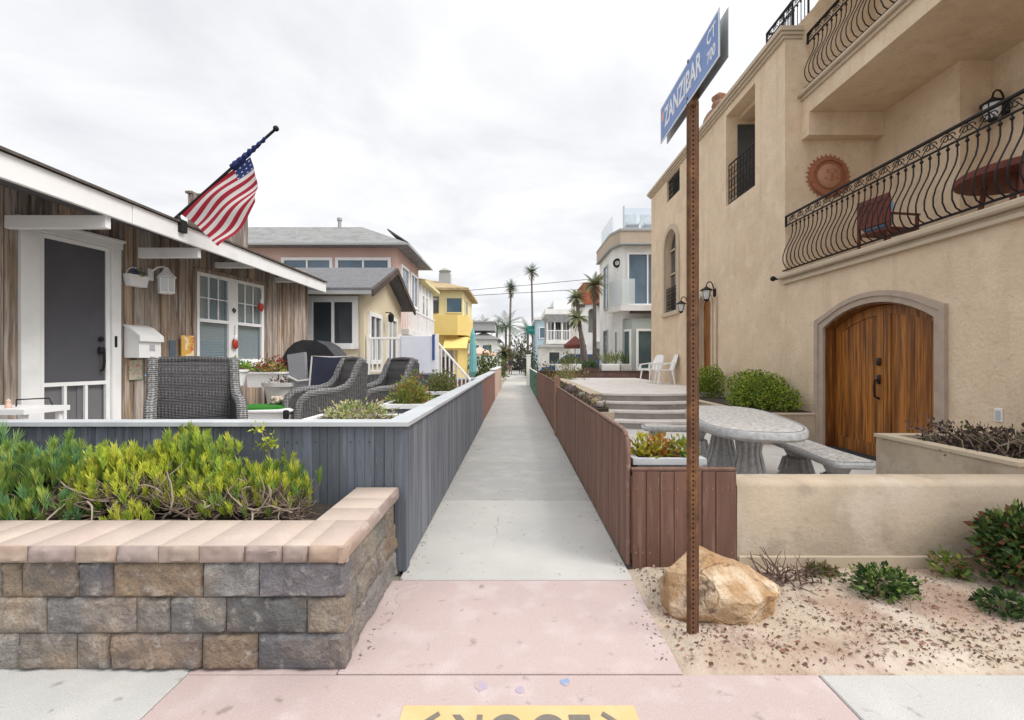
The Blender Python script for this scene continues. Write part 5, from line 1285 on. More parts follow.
mb = MB(); mb.box(WX-.018,WX-.0125,4.735,4.785,.88,.98,.003); mb.build('cover', M['greycap'], ou)
mb = MB(); mb.tube([(5.75+.42*math.cos(a), 13.0, 7.95+.62*math.sin(a)) for a in [math.pi*i/12 for i in range(13)]], .09, 8); mb.build('tile_coping', M['clay'], TH, smooth=50)
mb = MB(); mb.prism([(5.35,7.3),(6.15,7.3),(6.15,8.0)]+[(5.75+.4*math.cos(a),8.0+.52*math.sin(a)) for a in [math.pi*i/10 for i in range(1,10)]]+[(5.35,8.0)], 'y', 12.9, 13.4); mb.build('chimney', M['stucco'], TH)
mb = MB(); mb.lathe(5.75,13.0,[(.16,8.55),(.22,8.7),(.17,8.8),(.22,8.92),(.05,9.05)],10); mb.build('chimney_pot', M['clay'], TH)

# wall lanterns on the stucco house
def wlamp(label, X, y, z, s=1.):
    t = thing('wall_lantern', label, 'wall lamp', (X, y, z), 'black iron lanterns on the stucco house')
    mb = MB(); mb.box(X-.035*s,X-.001,y-.06*s,y+.06*s,z-.13*s,z+.07*s,.01); mb.build('back_plate', M['iron'], t)
    mb = MB(); mb.tube([(X-.03*s,y,z-.02*s),(X-.045*s,y,z+.10*s),(X-.07*s,y,z+.19*s),(X-.11*s,y,z+.24*s),(X-.16*s,y,z+.245*s),(X-.20*s,y,z+.21*s),(X-.22*s,y,z+.15*s),(X-.22*s,y,z+.10*s)], .014*s, 7); mb.build('arm', M['iron'], t, smooth=60)
    c = X-.22*s
    mb = MB(); mb.lathe(c,y,[(.02*s,z+.13*s),(.04*s,z+.11*s),(.15*s,z+.04*s),(.15*s,z+.02*s)],12); mb.build('hood', M['iron'], t, smooth=30)
    mb = MB(); mb.lathe(c,y,[(.115*s,z+.019*s),(.105*s,z-.12*s),(.06*s,z-.2*s)],12); g_ = mb.build('lamp_glass', M['frost'], t, smooth=50)
    mb = MB()
    for k in range(4):
        a = 6.283*k/4+.4; mb.tube([(c+math.cos(a)*.12*s,y+math.sin(a)*.12*s,z+.02*s),(c+math.cos(a)*.11*s,y+math.sin(a)*.11*s,z-.12*s),(c+math.cos(a)*.06*s,y+math.sin(a)*.06*s,z-.205*s)], .008*s, 5)
    mb.lathe(c,y,[(.07*s,z-.2*s),(.05*s,z-.23*s),(.01*s,z-.26*s)],10); mb.build('cage', M['iron'], t)
wlamp('black iron lantern on the wall behind the lower balcony', 7.15, 6.70, 5.20, .95)
wlamp('black iron lantern to the right of the side door', WX, 11.55, 3.22, 1.0)
wlamp('black iron lantern beside the arched window', WX, 13.35, 3.1, .95)
# sun plaque
t = thing('sun_plaque', 'round terracotta sun face plaque on the stucco wall above the balcony', 'wall plaque', (5.82, 8.5, 4.9))
cx_, cz_, yb = XY(829.5,8.5), ZY(176,8.5), 8.549
mb = MB()
def disc(mb, r, y0, y1, n=40): mb.prism([(cx_+r*math.cos(6.283*i/n), cz_+r*math.sin(6.283*i/n)) for i in range(n)], 'y', y0, y1)
disc(mb, .375, yb-.03, yb)
for k in range(30):
    a = 6.283*k/30; a1 = a-.1; a2 = a+.1
    mb.prism([(cx_+.33*math.cos(a1),cz_+.33*math.sin(a1)),(cx_+.42*math.cos(a),cz_+.42*math.sin(a)),(cx_+.33*math.cos(a2),cz_+.33*math.sin(a2))], 'y', yb-.025, yb-.002)
mb.build('rays', M['terracotta'], t)
mb = MB(); mb.band([(cx_+.355*math.cos(6.283*i/36), cz_+.355*math.sin(6.283*i/36)) for i in range(36)], [(cx_+.295*math.cos(6.283*i/36), cz_+.295*math.sin(6.283*i/36)) for i in range(36)], 'y', yb-.06, yb-.031, closed=True); mb.build('rim', M['terracotta'], t)
LT = mat('light_terracotta', (.46,.24,.15), .85, [((.36,.16,.09), 14, .5, .7, .6)], [(40,.4,.005)])
mb = MB(); mb.ell((cx_,yb-.04,cz_), (.225,.075,.23), 24, 16); fc = mb.build('face', LT, t, smooth=60)
mb = MB(); mb.ell((cx_,yb-.115,cz_-.01), (.022,.03,.055), 10, 8)
for sx in (-1,1): mb.ell((cx_+sx*.07,yb-.10,cz_+.045), (.032,.018,.016), 10, 6); mb.ell((cx_+sx*.09,yb-.085,cz_-.05), (.045,.025,.04), 10, 6); mb.ell((cx_+sx*.07,yb-.098,cz_+.085), (.045,.015,.012), 10, 6)
mb.ell((cx_,yb-.10,cz_-.09), (.06,.018,.016), 12, 6); mb.build('features', M['terracotta'], fc, smooth=60)
# balcony furniture
BZ = 3.086
t = thing('balcony_table', 'round red brown wooden table behind the balcony railing', 'table', (6.2,5.65,BZ))
mb = MB(); mb.lathe(6.25,5.65,[(.60,BZ+.64),(.64,BZ+.66),(.64,BZ+.73),(.62,BZ+.75)],32); mb.build('tabletop', M['redwood'], t, smooth=30)
for k in range(4):
    a = 6.283*k/4+.5; mb = MB(); mb.tube([(6.25+math.cos(a)*.45,5.65+math.sin(a)*.45,BZ),(6.25+math.cos(a)*.36,5.65+math.sin(a)*.36,BZ+.64)], .03, 6); mb.build('leg', M['redwood'], t)
mb = MB(); mb.box(5.9,6.6,5.62,5.68,BZ+.2,BZ+.25); mb.box(6.22,6.28,5.3,6.0,BZ+.25,BZ+.3); mb.build('stretcher', M['redwood'], t)
def bchair(label, x, y, rz, cushion):
    t = thing('balcony_chair', label, 'chair', (0,0,0), 'red brown wooden chairs on the balcony')
    mb = MB(); mb.box(-.26,.26,-.26,.26,.40,.44,.008); mb.build('seat', M['redwood'], t)
    mb = MB(); mb.box(-.27,.27,.24,.28,.86,.95,.01); mb.box(-.27,.27,.24,.28,.50,.55,.01)
    for k in range(6): mb.box(-.25+.086*k,-.172+.086*k,.25,.27,.55,.86)
    mb.build('backrest', M['redwood'], t)
    for sx in (-1,1):
        mb = MB(); mb.box(sx*.27-.02,sx*.27+.02,-.28,.26,.62,.65,.006); mb.build('armrest', M['redwood'], t)
        for sy in (-1,1):
            mb = MB(); mb.box(sx*.25-.02,sx*.25+.02,sy*.255-.02,sy*.255+.02,0,.62 if sy < 0 else .9,.004); mb.build('leg', M['redwood'], t)
    if cushion:
        mb = MB(); mb.box(-.24,.24,.12,.235,.46,.86,.04); mb.build('cushion', M['skycushion'], t, smooth=50)
    t.location = (x,y,BZ); t.rotation_euler = (0,0,rz); return t
bchair('red brown wooden balcony chair with a sky blue cushion', 5.85, 7.25, rad(100), True)
bchair('red brown wooden balcony chair without cushion under the round table edge', 6.0, 5.0, rad(200), False)

# white plastic chairs on the terrace
def pchair():
    t = thing('plastic_chair', 'x', 'chair', (0,0,0), 'white plastic chairs on the terrace')
    mb = MB(); mb.box(-.23,.23,-.22,.22,.42,.45,.012); mb.build('seat', M['white'], t)
    mb = MB(); mb.prism([(-.23,.45),(.23,.45),(.25,.70),(.21,.86),(.1,.92),(-.1,.92),(-.21,.86),(-.25,.70)], 'y', 0, .025)
    for q in range(len(mb.v)):
        x,y,z = mb.v[q]; mb.v[q] = (x, y+.20+(z-.45)*.32 + .0, z)
    mb.build('backrest', M['white'], t)
    for sx in (-1,1):
        mb = MB(); mb.prism([(-.25,.62),(.30,.68),(.30,.65),(-.20,.585),(-.24,.40),(-.28,.40)], 'x', sx*.25-.025, sx*.25+.025); mb.build('armrest', M['white'], t)
        for sy in (-1,1):
            mb = MB(); mb.tube([(sx*.22,sy*.19,.42),(sx*.26,sy*.25,0)], [.03,.02], 6); mb.build('leg', M['white'], t)
    return t
c1 = pchair(); c1.location = (4.40,15.0,.752); c1.rotation_euler = (0,0,rad(-70)); c1['label'] = 'white plastic chair on the terrace, the one farthest from the stucco house'
dup(c1, (4.60,14.25,.752), rad(-95), 'white plastic chair tight against the stucco house wall')
# ================================================================ END OF TERRACE, MODERN WHITE HOUSE
t = thing('terrace_end_wall', 'low dark brown wall closing the far end of the terrace', 'low wall', (3, 19.5, .5))
mb = MB(); mb.box(.9,6.5,19.35,19.55,-.05,1.0,.01); mb.build('wall', M['brownwall'], t)
mb = MB(); mb.box(.88,6.5,19.32,19.58,1.001,1.05,.01); mb.build('cap', M['darkbrown'], t)
for k, (p0, p1, hp, lab, cols) in enumerate(((556,581,.46,'long white trough with green plants, left of the leaning palms',[(.12,.18,.05),(.2,.2,.08)]),(583,599,.3,'dark green mossy trough at the foot of the leaning palms',[(.08,.13,.05)]),(601,619,.5,'white trough with spiky agave plants, right of the leaning palms',[(.2,.25,.1),(.28,.3,.14)]),(620,630,.5,'small grey pot of agave at the corner of the white modern house',[(.14,.2,.08)]))):
    Y = 19.75; x0, x1 = XY(p0,Y), XY(p1,Y)
    t = thing('trough_planter', lab, 'planter', ((x0+x1)/2, Y+.2, .7))
    mb = MB(); mb.box(x0,x1,Y-.15,Y+.4,.6,1.05+(.28 if k != 1 else .12),.02); mb.build('trough', M[['whitewall','brownwall','whitewall','potgrey'][k]], t)
    mb = MB(); zz = 1.32 if k != 1 else 1.16
    if k < 2: foliage(mb, ((x0+x1)/2,Y+.1,zz), ((x1-x0)*.45,.25,hp), 260, .13, cols)
    else:
        for q in range(40):
            mb.leaf((R.uniform(x0+.1,x1-.1),Y+.1,zz), (R.uniform(-.6,.6),R.uniform(-.6,.6),1), R.uniform(.3,.75), .07, jit(R.choice(cols),.2))
    mb.build('foliage', M['leaf'], t, fix=False)
mb = MB(); mb.box(.9,6.5,19.56,22.5,-.05,.7); structure(mb, 'yard', M['patio'])
t = thing('white_modern_house', 'white modern three level house with blue glass doors and rooftop glass railing', 'house', (6, 22, 0))
fp_ = [(4.72,20.3),(12,20.3),(12,24.2),(4.4,24.2),(4.4,21.0)]
mb = MB(); mb.prism(fp_, 'z', -.1, 6.55); mb.build('wall', M['whitewall'], t)
def off_fp(d): return [(4.72-d*.6,20.3-d),(12,20.3-d),(12,24.2+d*.3),(4.4-d*.5,24.2+d*.3),(4.4-d*.5,21.0-d*.3)]
mb = MB(); mb.prism(off_fp(.28), 'z', 6.551, 7.12); mb.build('parapet', M['beige'], t)
mb = MB(); mb.prism(off_fp(.32), 'z', 7.121, 7.22); mb.prism(off_fp(.34), 'z', 6.53, 6.6); mb.build('parapet_trim', M['greywall'], t)
mb = MB(); mb.box(4.75,11.5,20.15,20.17,7.3,8.15); mb.box(4.45,4.47,21.3,24,7.3,8.15); mb.build('roof_glass', M['frostroof'], t)
mb = MB()
for x in (4.72,6.2,7.7): mb.box(x-.03,x+.03,20.13,20.19,7.22,8.25)
mb.box(4.72,11.5,20.14,20.18,7.225,7.29); mb.build('roof_railing_post', M['greycap'], t)
win(t,'y',20.3,4.98,6.62,3.98,6.15,M['whitepaint'],M['bluepane'],.08,1)
win(t,'x',4.4,22.0,22.8,4.0,6.0,M['greycap'],M['bluepane'],.06,0,False,-1)
win(t,'x',4.4,22.0,22.9,1.2,2.9,M['greycap'],M['pane'],.06,0,False,-1)
mb = MB(); mb.prism([(4.5,19.75),(12,19.75),(12,20.29),(4.73,20.29),(4.41,20.99),(4.15,20.8)], 'z', 3.62, 3.86); mb.build('balcony_floor', M['whitewall'], t)
mb = MB(); mb.prism([(4.9,19.8),(12,19.8),(12,19.84),(4.9,19.84)], 'z', 3.5, 3.619); mb.build('balcony_edge', M['darkbrown'], t)
for a, b in (((4.2,20.75),(4.52,19.85)),((4.56,19.8),(5.12,19.8))):
    d = Vector((b[0]-a[0],b[1]-a[1],0)).normalized(); nn = Vector((-d.y,d.x,0))*.02
    mb = MB(); mb.prism([(a[0],a[1]),(b[0],b[1]),(b[0]+nn.x,b[1]+nn.y),(a[0]+nn.x,a[1]+nn.y)], 'z', 3.9, 5.0); mb.build('balcony_glass', M['frosted'], t)
# lower bay
mb = MB(); mb.prism([(4.44,20.92),(5.04,19.95),(12,19.95),(12,20.29),(4.72,20.295),(4.45,20.95)], 'z', .7, 3.3); bay = mb.build('bay', M['palegreen'], t)
win(t,'y',19.95,5.30,7.0,1.15,2.75,M['whitepaint'],M['tealpane'],.10)
ang = math.atan2(19.95-20.92, 5.04-4.44); l = math.hypot(.60,.97)
bm_ = Matrix.Translation((4.44,20.92,0)) @ Matrix.Rotation(ang,4,'Z')
mb = MB(bm_); mb.box(.15,l-.12,-.03,-.002,1.15,2.75); w_ = mb.build('bay_side_window', M['tealpane'], t)
mb = MB(bm_); mb.box(.07,.15,-.06,-.002,1.05,2.85); mb.box(l-.12,l-.04,-.06,-.002,1.05,2.85); mb.box(.15,l-.12,-.06,-.002,2.75,2.85); mb.box(.15,l-.12,-.06,-.002,1.05,1.15); mb.build('frame', M['whitepaint'], w_)
mb = MB(); c = Vector((4.53,20.62,5.85)); mb.tube([c+Vector((.15*math.cos(a)*.83,-.15*math.cos(a)*.55,.16*math.sin(a))) for a in [6.283*i/16 for i in range(17)]], .05, 7); mb.build('wall_light', M['iron'], t, smooth=60)
mb = MB(); mb.box(6.1,6.35,19.7,19.949,3.05,3.22,.02); mb.box(6.1,6.35,19.7,19.949,2.55,2.7,.02); mb.build('flood_light', M['iron'], t)
for k, (x, lab) in enumerate(((5.3,'pale deck chair on the roof of the white modern house, left one'),(6.1,'pale deck chair on the roof of the white modern house, right one'))):
    t = thing('deck_chair', lab, 'deck chair', (x,21.0,7.22), 'deck chairs on the roof terrace')
    mb = MB(); mb.prism([(x-.3,20.8),(x+.3,20.8),(x+.3,21.3),(x-.3,21.3)],'z',7.62,7.67); mb.build('seat', M['greycap'], t)
    mb = MB(); mb.prism([(21.3,7.65),(21.35,7.65),(21.55,8.3),(21.5,8.3)],'x',x-.3,x+.3); mb.build('backrest', M['greycap'], t)
    mb = MB()
    for sx in (-.28,.28): mb.tube([(x+sx,20.8,7.225),(x+sx,21.4,7.9)],.02,5); mb.tube([(x+sx,21.4,7.225),(x+sx,20.8,7.75)],.02,5)
    mb.build('frame', M['greycap'], t)
# white arched house with red cedar mansard
t = thing('arched_white_house', 'white house with arched openings and red cedar shingle upper storey', 'house', (6, 32, 0))
mb = MB(); hl = [(4.75,5.25,3.3,5.0),(5.5,6.0,3.3,5.0)]
wallholes(mb,'y',30.2,30.5,4.0,12,-.1,5.3,hl); mb.box(4.0,12,31.2,34,-.1,5.3); mb.box(4.0,4.3,30.5,31.2,-.1,5.3)
for a,b,_,_ in hl:
    ar = arc(a,b,4.6,.28); mb.prism(ar+[(b,5.0),(a,5.0)],'y',30.21,30.49)
mb.build('wall', M['whitewall'], t)
mb = MB(); mb.prism([(30.1,5.15),(30.3,6.6),(33.5,6.6),(33.8,5.15)],'x',4.45,12); mb.build('mansard', M['redshingle'], t)
mb = MB(); mb.box(3.95,4.5,30.0,30.1,4.95,5.15); mb.box(5.3,12,29.6,30.19,5.05,5.2); mb.build('eave', M['darkbrown'], t)
win(t,'y',30.2,4.2,4.55,1.4,2.6,M['whitepaint'],M['pane'],.07); win(t,'y',30.2,5.2,5.9,1.3,2.7,M['whitepaint'],M['pane'],.07)
# grey & peach balcony house
t = thing('grey_balcony_house', 'grey and peach house with a shaded upper balcony of white posts', 'house', (5, 44, 0))
mb = MB(); mb.box(3.1,10,43,50,-.1,3.3); mb.build('lower_wall', M['peach'], t)
mb = MB(); mb.box(3.1,10,44.2,50,3.3,6.6); mb.build('upper_wall', M['greywall'], t)
mb = MB(); mb.box(2.7,10,42.7,50,5.75,6.25); mb.prism([(3.6,44),(8,44),(8,48),(3.6,48)],'z',6.25,7.2); mb.build('roof', M['whitewall'], t)
mb = MB(); mb.box(2.8,10,42.66,42.69,5.0,5.74); mb.build('awning', M['greyroof'], t)
for x in (2.9,3.6,4.3,5.0,5.7):
    mb = MB(); mb.box(x-.06,x+.06,42.75,42.87,3.3,5.74); mb.build('post', M['whitewall'], t)
mb = MB(); mb.box(2.8,10,42.7,42.9,3.0,3.35); mb.build('balcony_floor', M['whitewall'], t)
mb = MB(); mb.box(2.8,10,42.72,42.78,4.2,4.27)
for k in range(24): mb.box(2.85+.15*k,2.89+.15*k,42.73,42.77,3.35,4.2)
mb.build('balcony_railing', M['white'], t)
win(t,'y',44.2,3.4,4.3,3.5,5.3,M['whitepaint'],M['pane'],.08); win(t,'y',44.2,4.9,5.8,3.5,5.3,M['whitepaint'],M['pane'],.08)
t = thing('white_garage', 'low white flat roofed building behind the blue car', 'building', (3.5,36,0))
mb = MB(); mb.box(2.0,6,36,41,-.1,2.5); mb.build('wall', M['whitewall'], t)
mb = MB(); mb.box(1.85,6.1,35.8,41,2.501,2.7); mb.build('roof', M['greycap'], t)
win(t,'y',36,2.6,3.4,1.2,2.1,M['whitepaint'],M['pane'],.06)
# blue car (side on)
t = thing('parked_car', 'dark blue parked car behind the hedge on the right of the path', 'car', (3.5,30.2,0))
mb = MB(); pr = [(1.55,.35),(1.5,.8),(1.65,1.05),(2.35,1.15),(2.95,1.74),(3.3,1.86),(4.7,1.85),(5.4,1.2),(5.6,1.1),(5.65,.4)]
mb.prism(pr,'y',28.2,29.1)
mb.build('body', M['bluecar'], t, smooth=30)
mb = MB(); mb.prism([(2.5,1.18),(3.0,1.68),(3.7,1.76),(3.7,1.18)],'y',28.17,28.199); mb.prism([(3.8,1.18),(3.8,1.76),(4.6,1.76),(5.1,1.2)],'y',28.17,28.199); mb.build('side_window', M['pane'], t)
for x in (2.3,4.8):
    mb = MB(); mb.M = Matrix.Translation((x,28.2,.33)) @ Matrix.Rotation(rad(90),4,'X'); mb.lathe(0,0,[(.33,-.1),(.33,.1)],18); wh = mb.build('wheel', M['rubber'], t)
    mb = MB(); mb.M = Matrix.Translation((x,28.2,.33)) @ Matrix.Rotation(rad(90),4,'X'); mb.lathe(0,0,[(.2,.101),(.18,.115)],12); mb.build('rim', M['signgrey'], wh)

# ================================================================ PALMS, HEDGES
def palm(label, base, top, r0, r1, nfr, ln, cols, drop=.5, skirt=0, name='palm_tree', group='palms beyond the houses', wd=.05):
    t = thing(name, label, 'palm tree', base, group)
    b = Vector(base); e = Vector(top)
    mb = MB(); pts = []; rs = []
    bend = (e-b); bend.z = 0
    for i in range(9):
        k = i/8; pts.append(Vector((b.x+(e.x-b.x)*k**1.5, b.y+(e.y-b.y)*k**1.5, b.z+(e.z-b.z)*k))); rs.append(r0+(r1-r0)*k)
    mb.tube(pts, rs, 9); mb.build('trunk', M['trunk'], t, smooth=60)
    mb = MB()
    for i in range(nfr):
        a = R.uniform(0,6.283); el = math.asin(R.uniform(-.35,1.0)); c = jit(R.choice(cols),.3)
        d = Vector((math.cos(a)*math.cos(el),math.sin(a)*math.cos(el),math.sin(el))); p = e.copy(); L_ = ln*R.uniform(.8,1.1); n = 7; pl = []
        for k in range(n+1):
            pl.append(p.copy()); p = p + d*(L_/n); d = (d+Vector((0,0,-drop*.22))).normalized()
        side = Vector((-math.sin(a),math.cos(a),0))
        for k in range(1,n+1):
            for s_ in (-1,1):
                for sub in (0,.5):
                    q = pl[k].lerp(pl[k-1],sub); w = (pl[k]-pl[k-1]).normalized()
                    tip = q + (side*s_*.8+w*.6+Vector((0,0,-.25))).normalized()*L_*.30*math.sin(math.pi*(k/(n+1.5))**.8+.25)
                    up = Vector((0,0,1))*wd*.3
                    mb.add([q-w*wd*L_*.35, q+w*wd*L_*.35, tip], [(0,1,2)], c)
    mb.build('crown', M['leaf'], t, fix=False)
    if skirt:
        mb = MB()
        for i in range(skirt):
            a = R.uniform(0,6.283); z = e.z-R.uniform(0,ln*.7)
            mb.leaf((e.x+math.cos(a)*r1,e.y+math.sin(a)*r1,z),(math.cos(a)*.5,math.sin(a)*.5,-1),ln*.5,ln*.1,jit((.2,.15,.09),.3))
        mb.build('dry_fronds', M['leaf'], t, fix=False)
    return t
PG = [(.07,.11,.045),(.10,.14,.06),(.05,.085,.035)]
def palmpx(label, px, py, pyb, Y, r, nf, ln, pxb=None, **k):
    return palm(label, (XY(pxb or px,Y), Y, 0), (XY(px,Y), Y, ZY(py,Y)), r*1.35, r, nf, ln, PG, **k)
palmpx('tall fan palm at the end of the path, the left and lower of the two', 511, 288, 365, 90, .19, 70, 1.9, 509.5, skirt=40)
palmpx('tall fan palm at the end of the path, the right and taller of the two', 531.5, 272, 365, 82, .16, 60, 1.8, 533, skirt=14)
for k,(px,py,Y,ln,lab) in enumerate(((506,327,74,3.6,'small feathery palm at the foot of the left tall palm'),(484,324,80,2.0,'little palm showing above the grey roof of the distant white house'),(497,326,84,2.0,'little palm at the right edge of the distant white house roof'),(470,323,82,1.7,'little palm beside the yellow house, above the teal umbrella'),(528,332,70,2.6,'small bushy palm at the foot of the right tall palm'))):
    palmpx(lab, px, py, 365, Y, .16, 34, ln, drop=.8)
# leaning dragon palms
for k,(px,py,pxb,sp,lab) in enumerate(((577.5,318,588,0,'leaning palm with drooping crown, left one of the clump before the white house'),(576.5,298,583.5,0,'slim leaning palm with narrow upright crown, middle of the clump'),(594.5,285,594.5,0,'straight palm with broad crown, right one of the clump'))):
    Y = 20.4+.25*k
    palm(lab, (XY(pxb,Y),Y,.7), (XY(px,Y),Y,ZY(py,Y)), .10, .075, (40,40,34)[k], (.68,.55,.78)[k], [(.17,.22,.10),(.24,.27,.14),(.12,.16,.07),(.3,.27,.16)], (.9,.9,.7)[k], 22, 'leaning_palm', 'clump of small palms', .11)
def hedge(label, x0, x1, y0, y1, z0, z1, n, size, cols, name='hedge'):
    t = thing(name, label, 'hedge', ((x0+x1)/2,(y0+y1)/2,z0))
    mb = MB()
    k = max(1,int((x1-x0)/max(.4,(z1-z0)*.7))); 
    for i in range(k):
        cx = x0+(x1-x0)*(i+.5)/k
        foliage(mb,(cx,(y0+y1)/2,z0),((x1-x0)/k*.75,(y1-y0)/2,(z1-z0)*R.uniform(.75,1.1)),n//k,size,cols,.4)
    mb.build('foliage', M['leaf'], t, fix=False); return t
hedge('green hedge on the left of the path beyond the teal umbrella', -3.0,-1.3,33,35,.3,2.3,900,.28,[(.08,.13,.03),(.14,.19,.04),(.05,.09,.025)])
palm('dark shaggy sago palm leaning over the left of the path', (-1.35,48,0),(-1.15,48,2.1),.25,.22,60,1.5,[(.08,.10,.03),(.12,.13,.05),(.16,.13,.06)],1.0,0,'sago_palm',None,.1)
hedge('grey green tree mass behind the walkers at the end of the path', -.9,2.4,66,70,.0,4.2,1400,.5,[(.12,.14,.08),(.18,.18,.12),(.20,.16,.13),(.09,.12,.06)],'far_trees')
hedge('mixed green and rust coloured shrubs behind the green fence', .95,2.6,17.5,19.0,.4,1.5,900,.13,[(.14,.17,.04),(.25,.13,.05),(.2,.2,.06),(.09,.12,.03),(.3,.2,.08)],'shrub_row')
hedge('yellow green airy shrub behind the brown fence post', 1.45,2.1,17.2,17.8,.6,1.6,420,.10,[(.26,.27,.1),(.2,.24,.07),(.33,.3,.16)],'airy_shrub')
hedge('dark green shrub in front of the blue car', 2.35,3.3,23,24,.4,1.75,420,.16,[(.07,.11,.03),(.1,.14,.04)],'dark_shrub')
hedge('dark bush at the foot of the right tall palm', 1.1,2.2,45,46,.0,2.3,420,.25,[(.06,.09,.03),(.1,.12,.05)],'dark_bush')
hedge('low green shrubs before the distant pale blue house', 2.2,4.4,48,50,.0,3.2,500,.3,[(.1,.14,.05),(.15,.18,.07)],'low_shrubs')
# far green street sign
t = thing('far_street_sign', 'small green street sign on a pole at the far end of the path', 'street sign', (XY(534,62),62,0))
mb = MB(); x = XY(534,62); mb.tube([(x,62,0),(x,62,6.2)],.06,7); mb.build('pole', M['signgrey'], t)
mb = MB(); mb.box(x-1.0,x+.75,61.9,61.94,5.0,6.1,.02); mb.build('panel', M['greensign'], t)
mb = MB(); mb.box(x-.7,x+.45,61.88,61.899,5.45,5.62); mb.build('lettering_band', M['teal'], t)
# overhead wires
for k,(pa,pb,lab) in enumerate((((420,288),(655,266),'upper overhead power line crossing the sky above the palms'),((430,291),(655,278),'lower overhead power line crossing the sky above the palms'))):
    Y = 58; a = Vector((XY(pa[0],Y),Y,ZY(pa[1],Y))); b = Vector((XY(pb[0],Y),Y,ZY(pb[1],Y))); a = a+(a-b)*1.5; b2 = b+(b-a)*.6
    mb = MB(); mb.tube([a.lerp(b2,i/24)+Vector((0,0,-4*.9*(i/24)*(1-i/24))) for i in range(25)], .035, 5)
    tag(mb.build('power_line', M['wire']), lab, 'power line', 'power lines over the path')

# ================================================================ STREET SIGN
t = thing('street_sign', 'blue ZANZIBAR CT street name blades on a rusty perforated post', 'street sign', (.954, 2.48, 0))
mb = MB(Matrix.Translation((.954,2.48,0)) @ Matrix.Rotation(rad(-14),4,'Z') @ Matrix.Diagonal((.72,.8,1,1)))
mb.box(-.030,.030,.016,.019,-.05,2.90)
z = 0.; ztop = 2.90; p_ = .0254
W = .021
# channel sides
for sx in (-1,1):
    mb.prism([(sx*.019,-.012),(sx*.0225,-.014),(sx*.0315,.012),(sx*.044,.012),(sx*.044,.015),(sx*.029,.015)], 'z', -.05, ztop)
hr = .0062
while z < ztop-.001:
    z1 = min(z+p_, ztop); cz = (z+z1)/2; ring = []; o8 = []
    sq = [(-.019,z),(0,z),(.019,z),(.019,cz),(.019,z1),(0,z1),(-.019,z1),(-.019,cz)]
    a0 = [225,270,315,0,45,90,135,180]
    vs = [(x,-.0145,q) for x,q in sq]+[(hr*math.cos(rad(a)),-.0145,cz+hr*math.sin(rad(a))) for a in a0]+[(hr*math.cos(rad(a)),-.0115,cz+hr*math.sin(rad(a))) for a in a0]+[(x,-.0115,q) for x,q in sq]
    fs = []
    for i in range(8):
        j = (i+1)%8; fs += [(i,j,8+j,8+i),(8+i,8+j,16+j,16+i),(16+i,16+j,24+j,24+i)]
    mb.add(vs, fs); z = z1
mb.build('perforated_post', M['rust'], t)
BZ0, BZ1 = 2.885, 3.112
for X, lab in ((.930,'blade_front'),(.970,'blade_rear')):
    mb = MB(); mb.box(X-.0015,X+.0015,2.10,2.955,BZ0,BZ1); b_ = mb.build('sign_blade', M['signgrey'], t)
    s_ = -1 if X < .95 else 1; xf = X+s_*.0022
    mb = MB(); mb.box(min(X+s_*.0016,xf),max(X+s_*.0016,xf),2.102,2.953,BZ0+.002,BZ1-.002); mb.build('white_border', M['signwhite'], b_)
    xg = xf+s_*.0005
    mb = MB(); mb.box(min(xf,xg),max(xf,xg),2.112,2.943,BZ0+.011,BZ1-.011); mb.build('blue_field', M['bluesign'], b_)
    xt = xg+s_*.0008
    if s_ < 0: RT = Matrix(((0,0,-1,xt),(-1,0,0,0),(0,1,0,0),(0,0,0,1)))
    else: RT = Matrix(((0,0,1,xt),(1,0,0,0),(0,1,0,0),(0,0,0,1)))
    def put(nm, s, size, y, zz, sx, bold): text_into(nm, s, size, Matrix.Translation((0,y,zz)) @ RT, M['signwhite'], b_, .0004, bold, sx)
    f_ = (lambda y: y) if s_ < 0 else (lambda y: 5.055-y)
    put('street_name', 'ZANZIBAR', .158, f_(2.585), BZ0+.113, .74, .004)
    put('street_suffix', 'CT', .085, f_(2.185), BZ0+.160, .9, .002)
    put('block_number', '700', .075, f_(2.185), BZ0+.068, .85, .002)
    mb = MB(); n = 16
    mb.prism([(f_(2.905)+.022*math.cos(6.283*i/n), BZ0+.15+.03*math.sin(6.283*i/n)) for i in range(n)], 'x', min(xg,xt), max(xg,xt)); mb.build('emblem', M['peachcanvas'], b_)
mb = MB(); mb.box(.9325,.9675,2.44,2.52,2.86,2.95,.004); mb.tube([(.925,2.47,3.0),(.985,2.47,3.0)],.008,8); mb.tube([(.925,2.49,2.915),(.985,2.49,2.915)],.008,8); mb.build('bracket', M['rust'], t)
mb = MB(); mb.tube([(.925,2.48,3.11),(.985,2.48,3.11)],.01,8); mb.build('bolt', M['rust'], t)

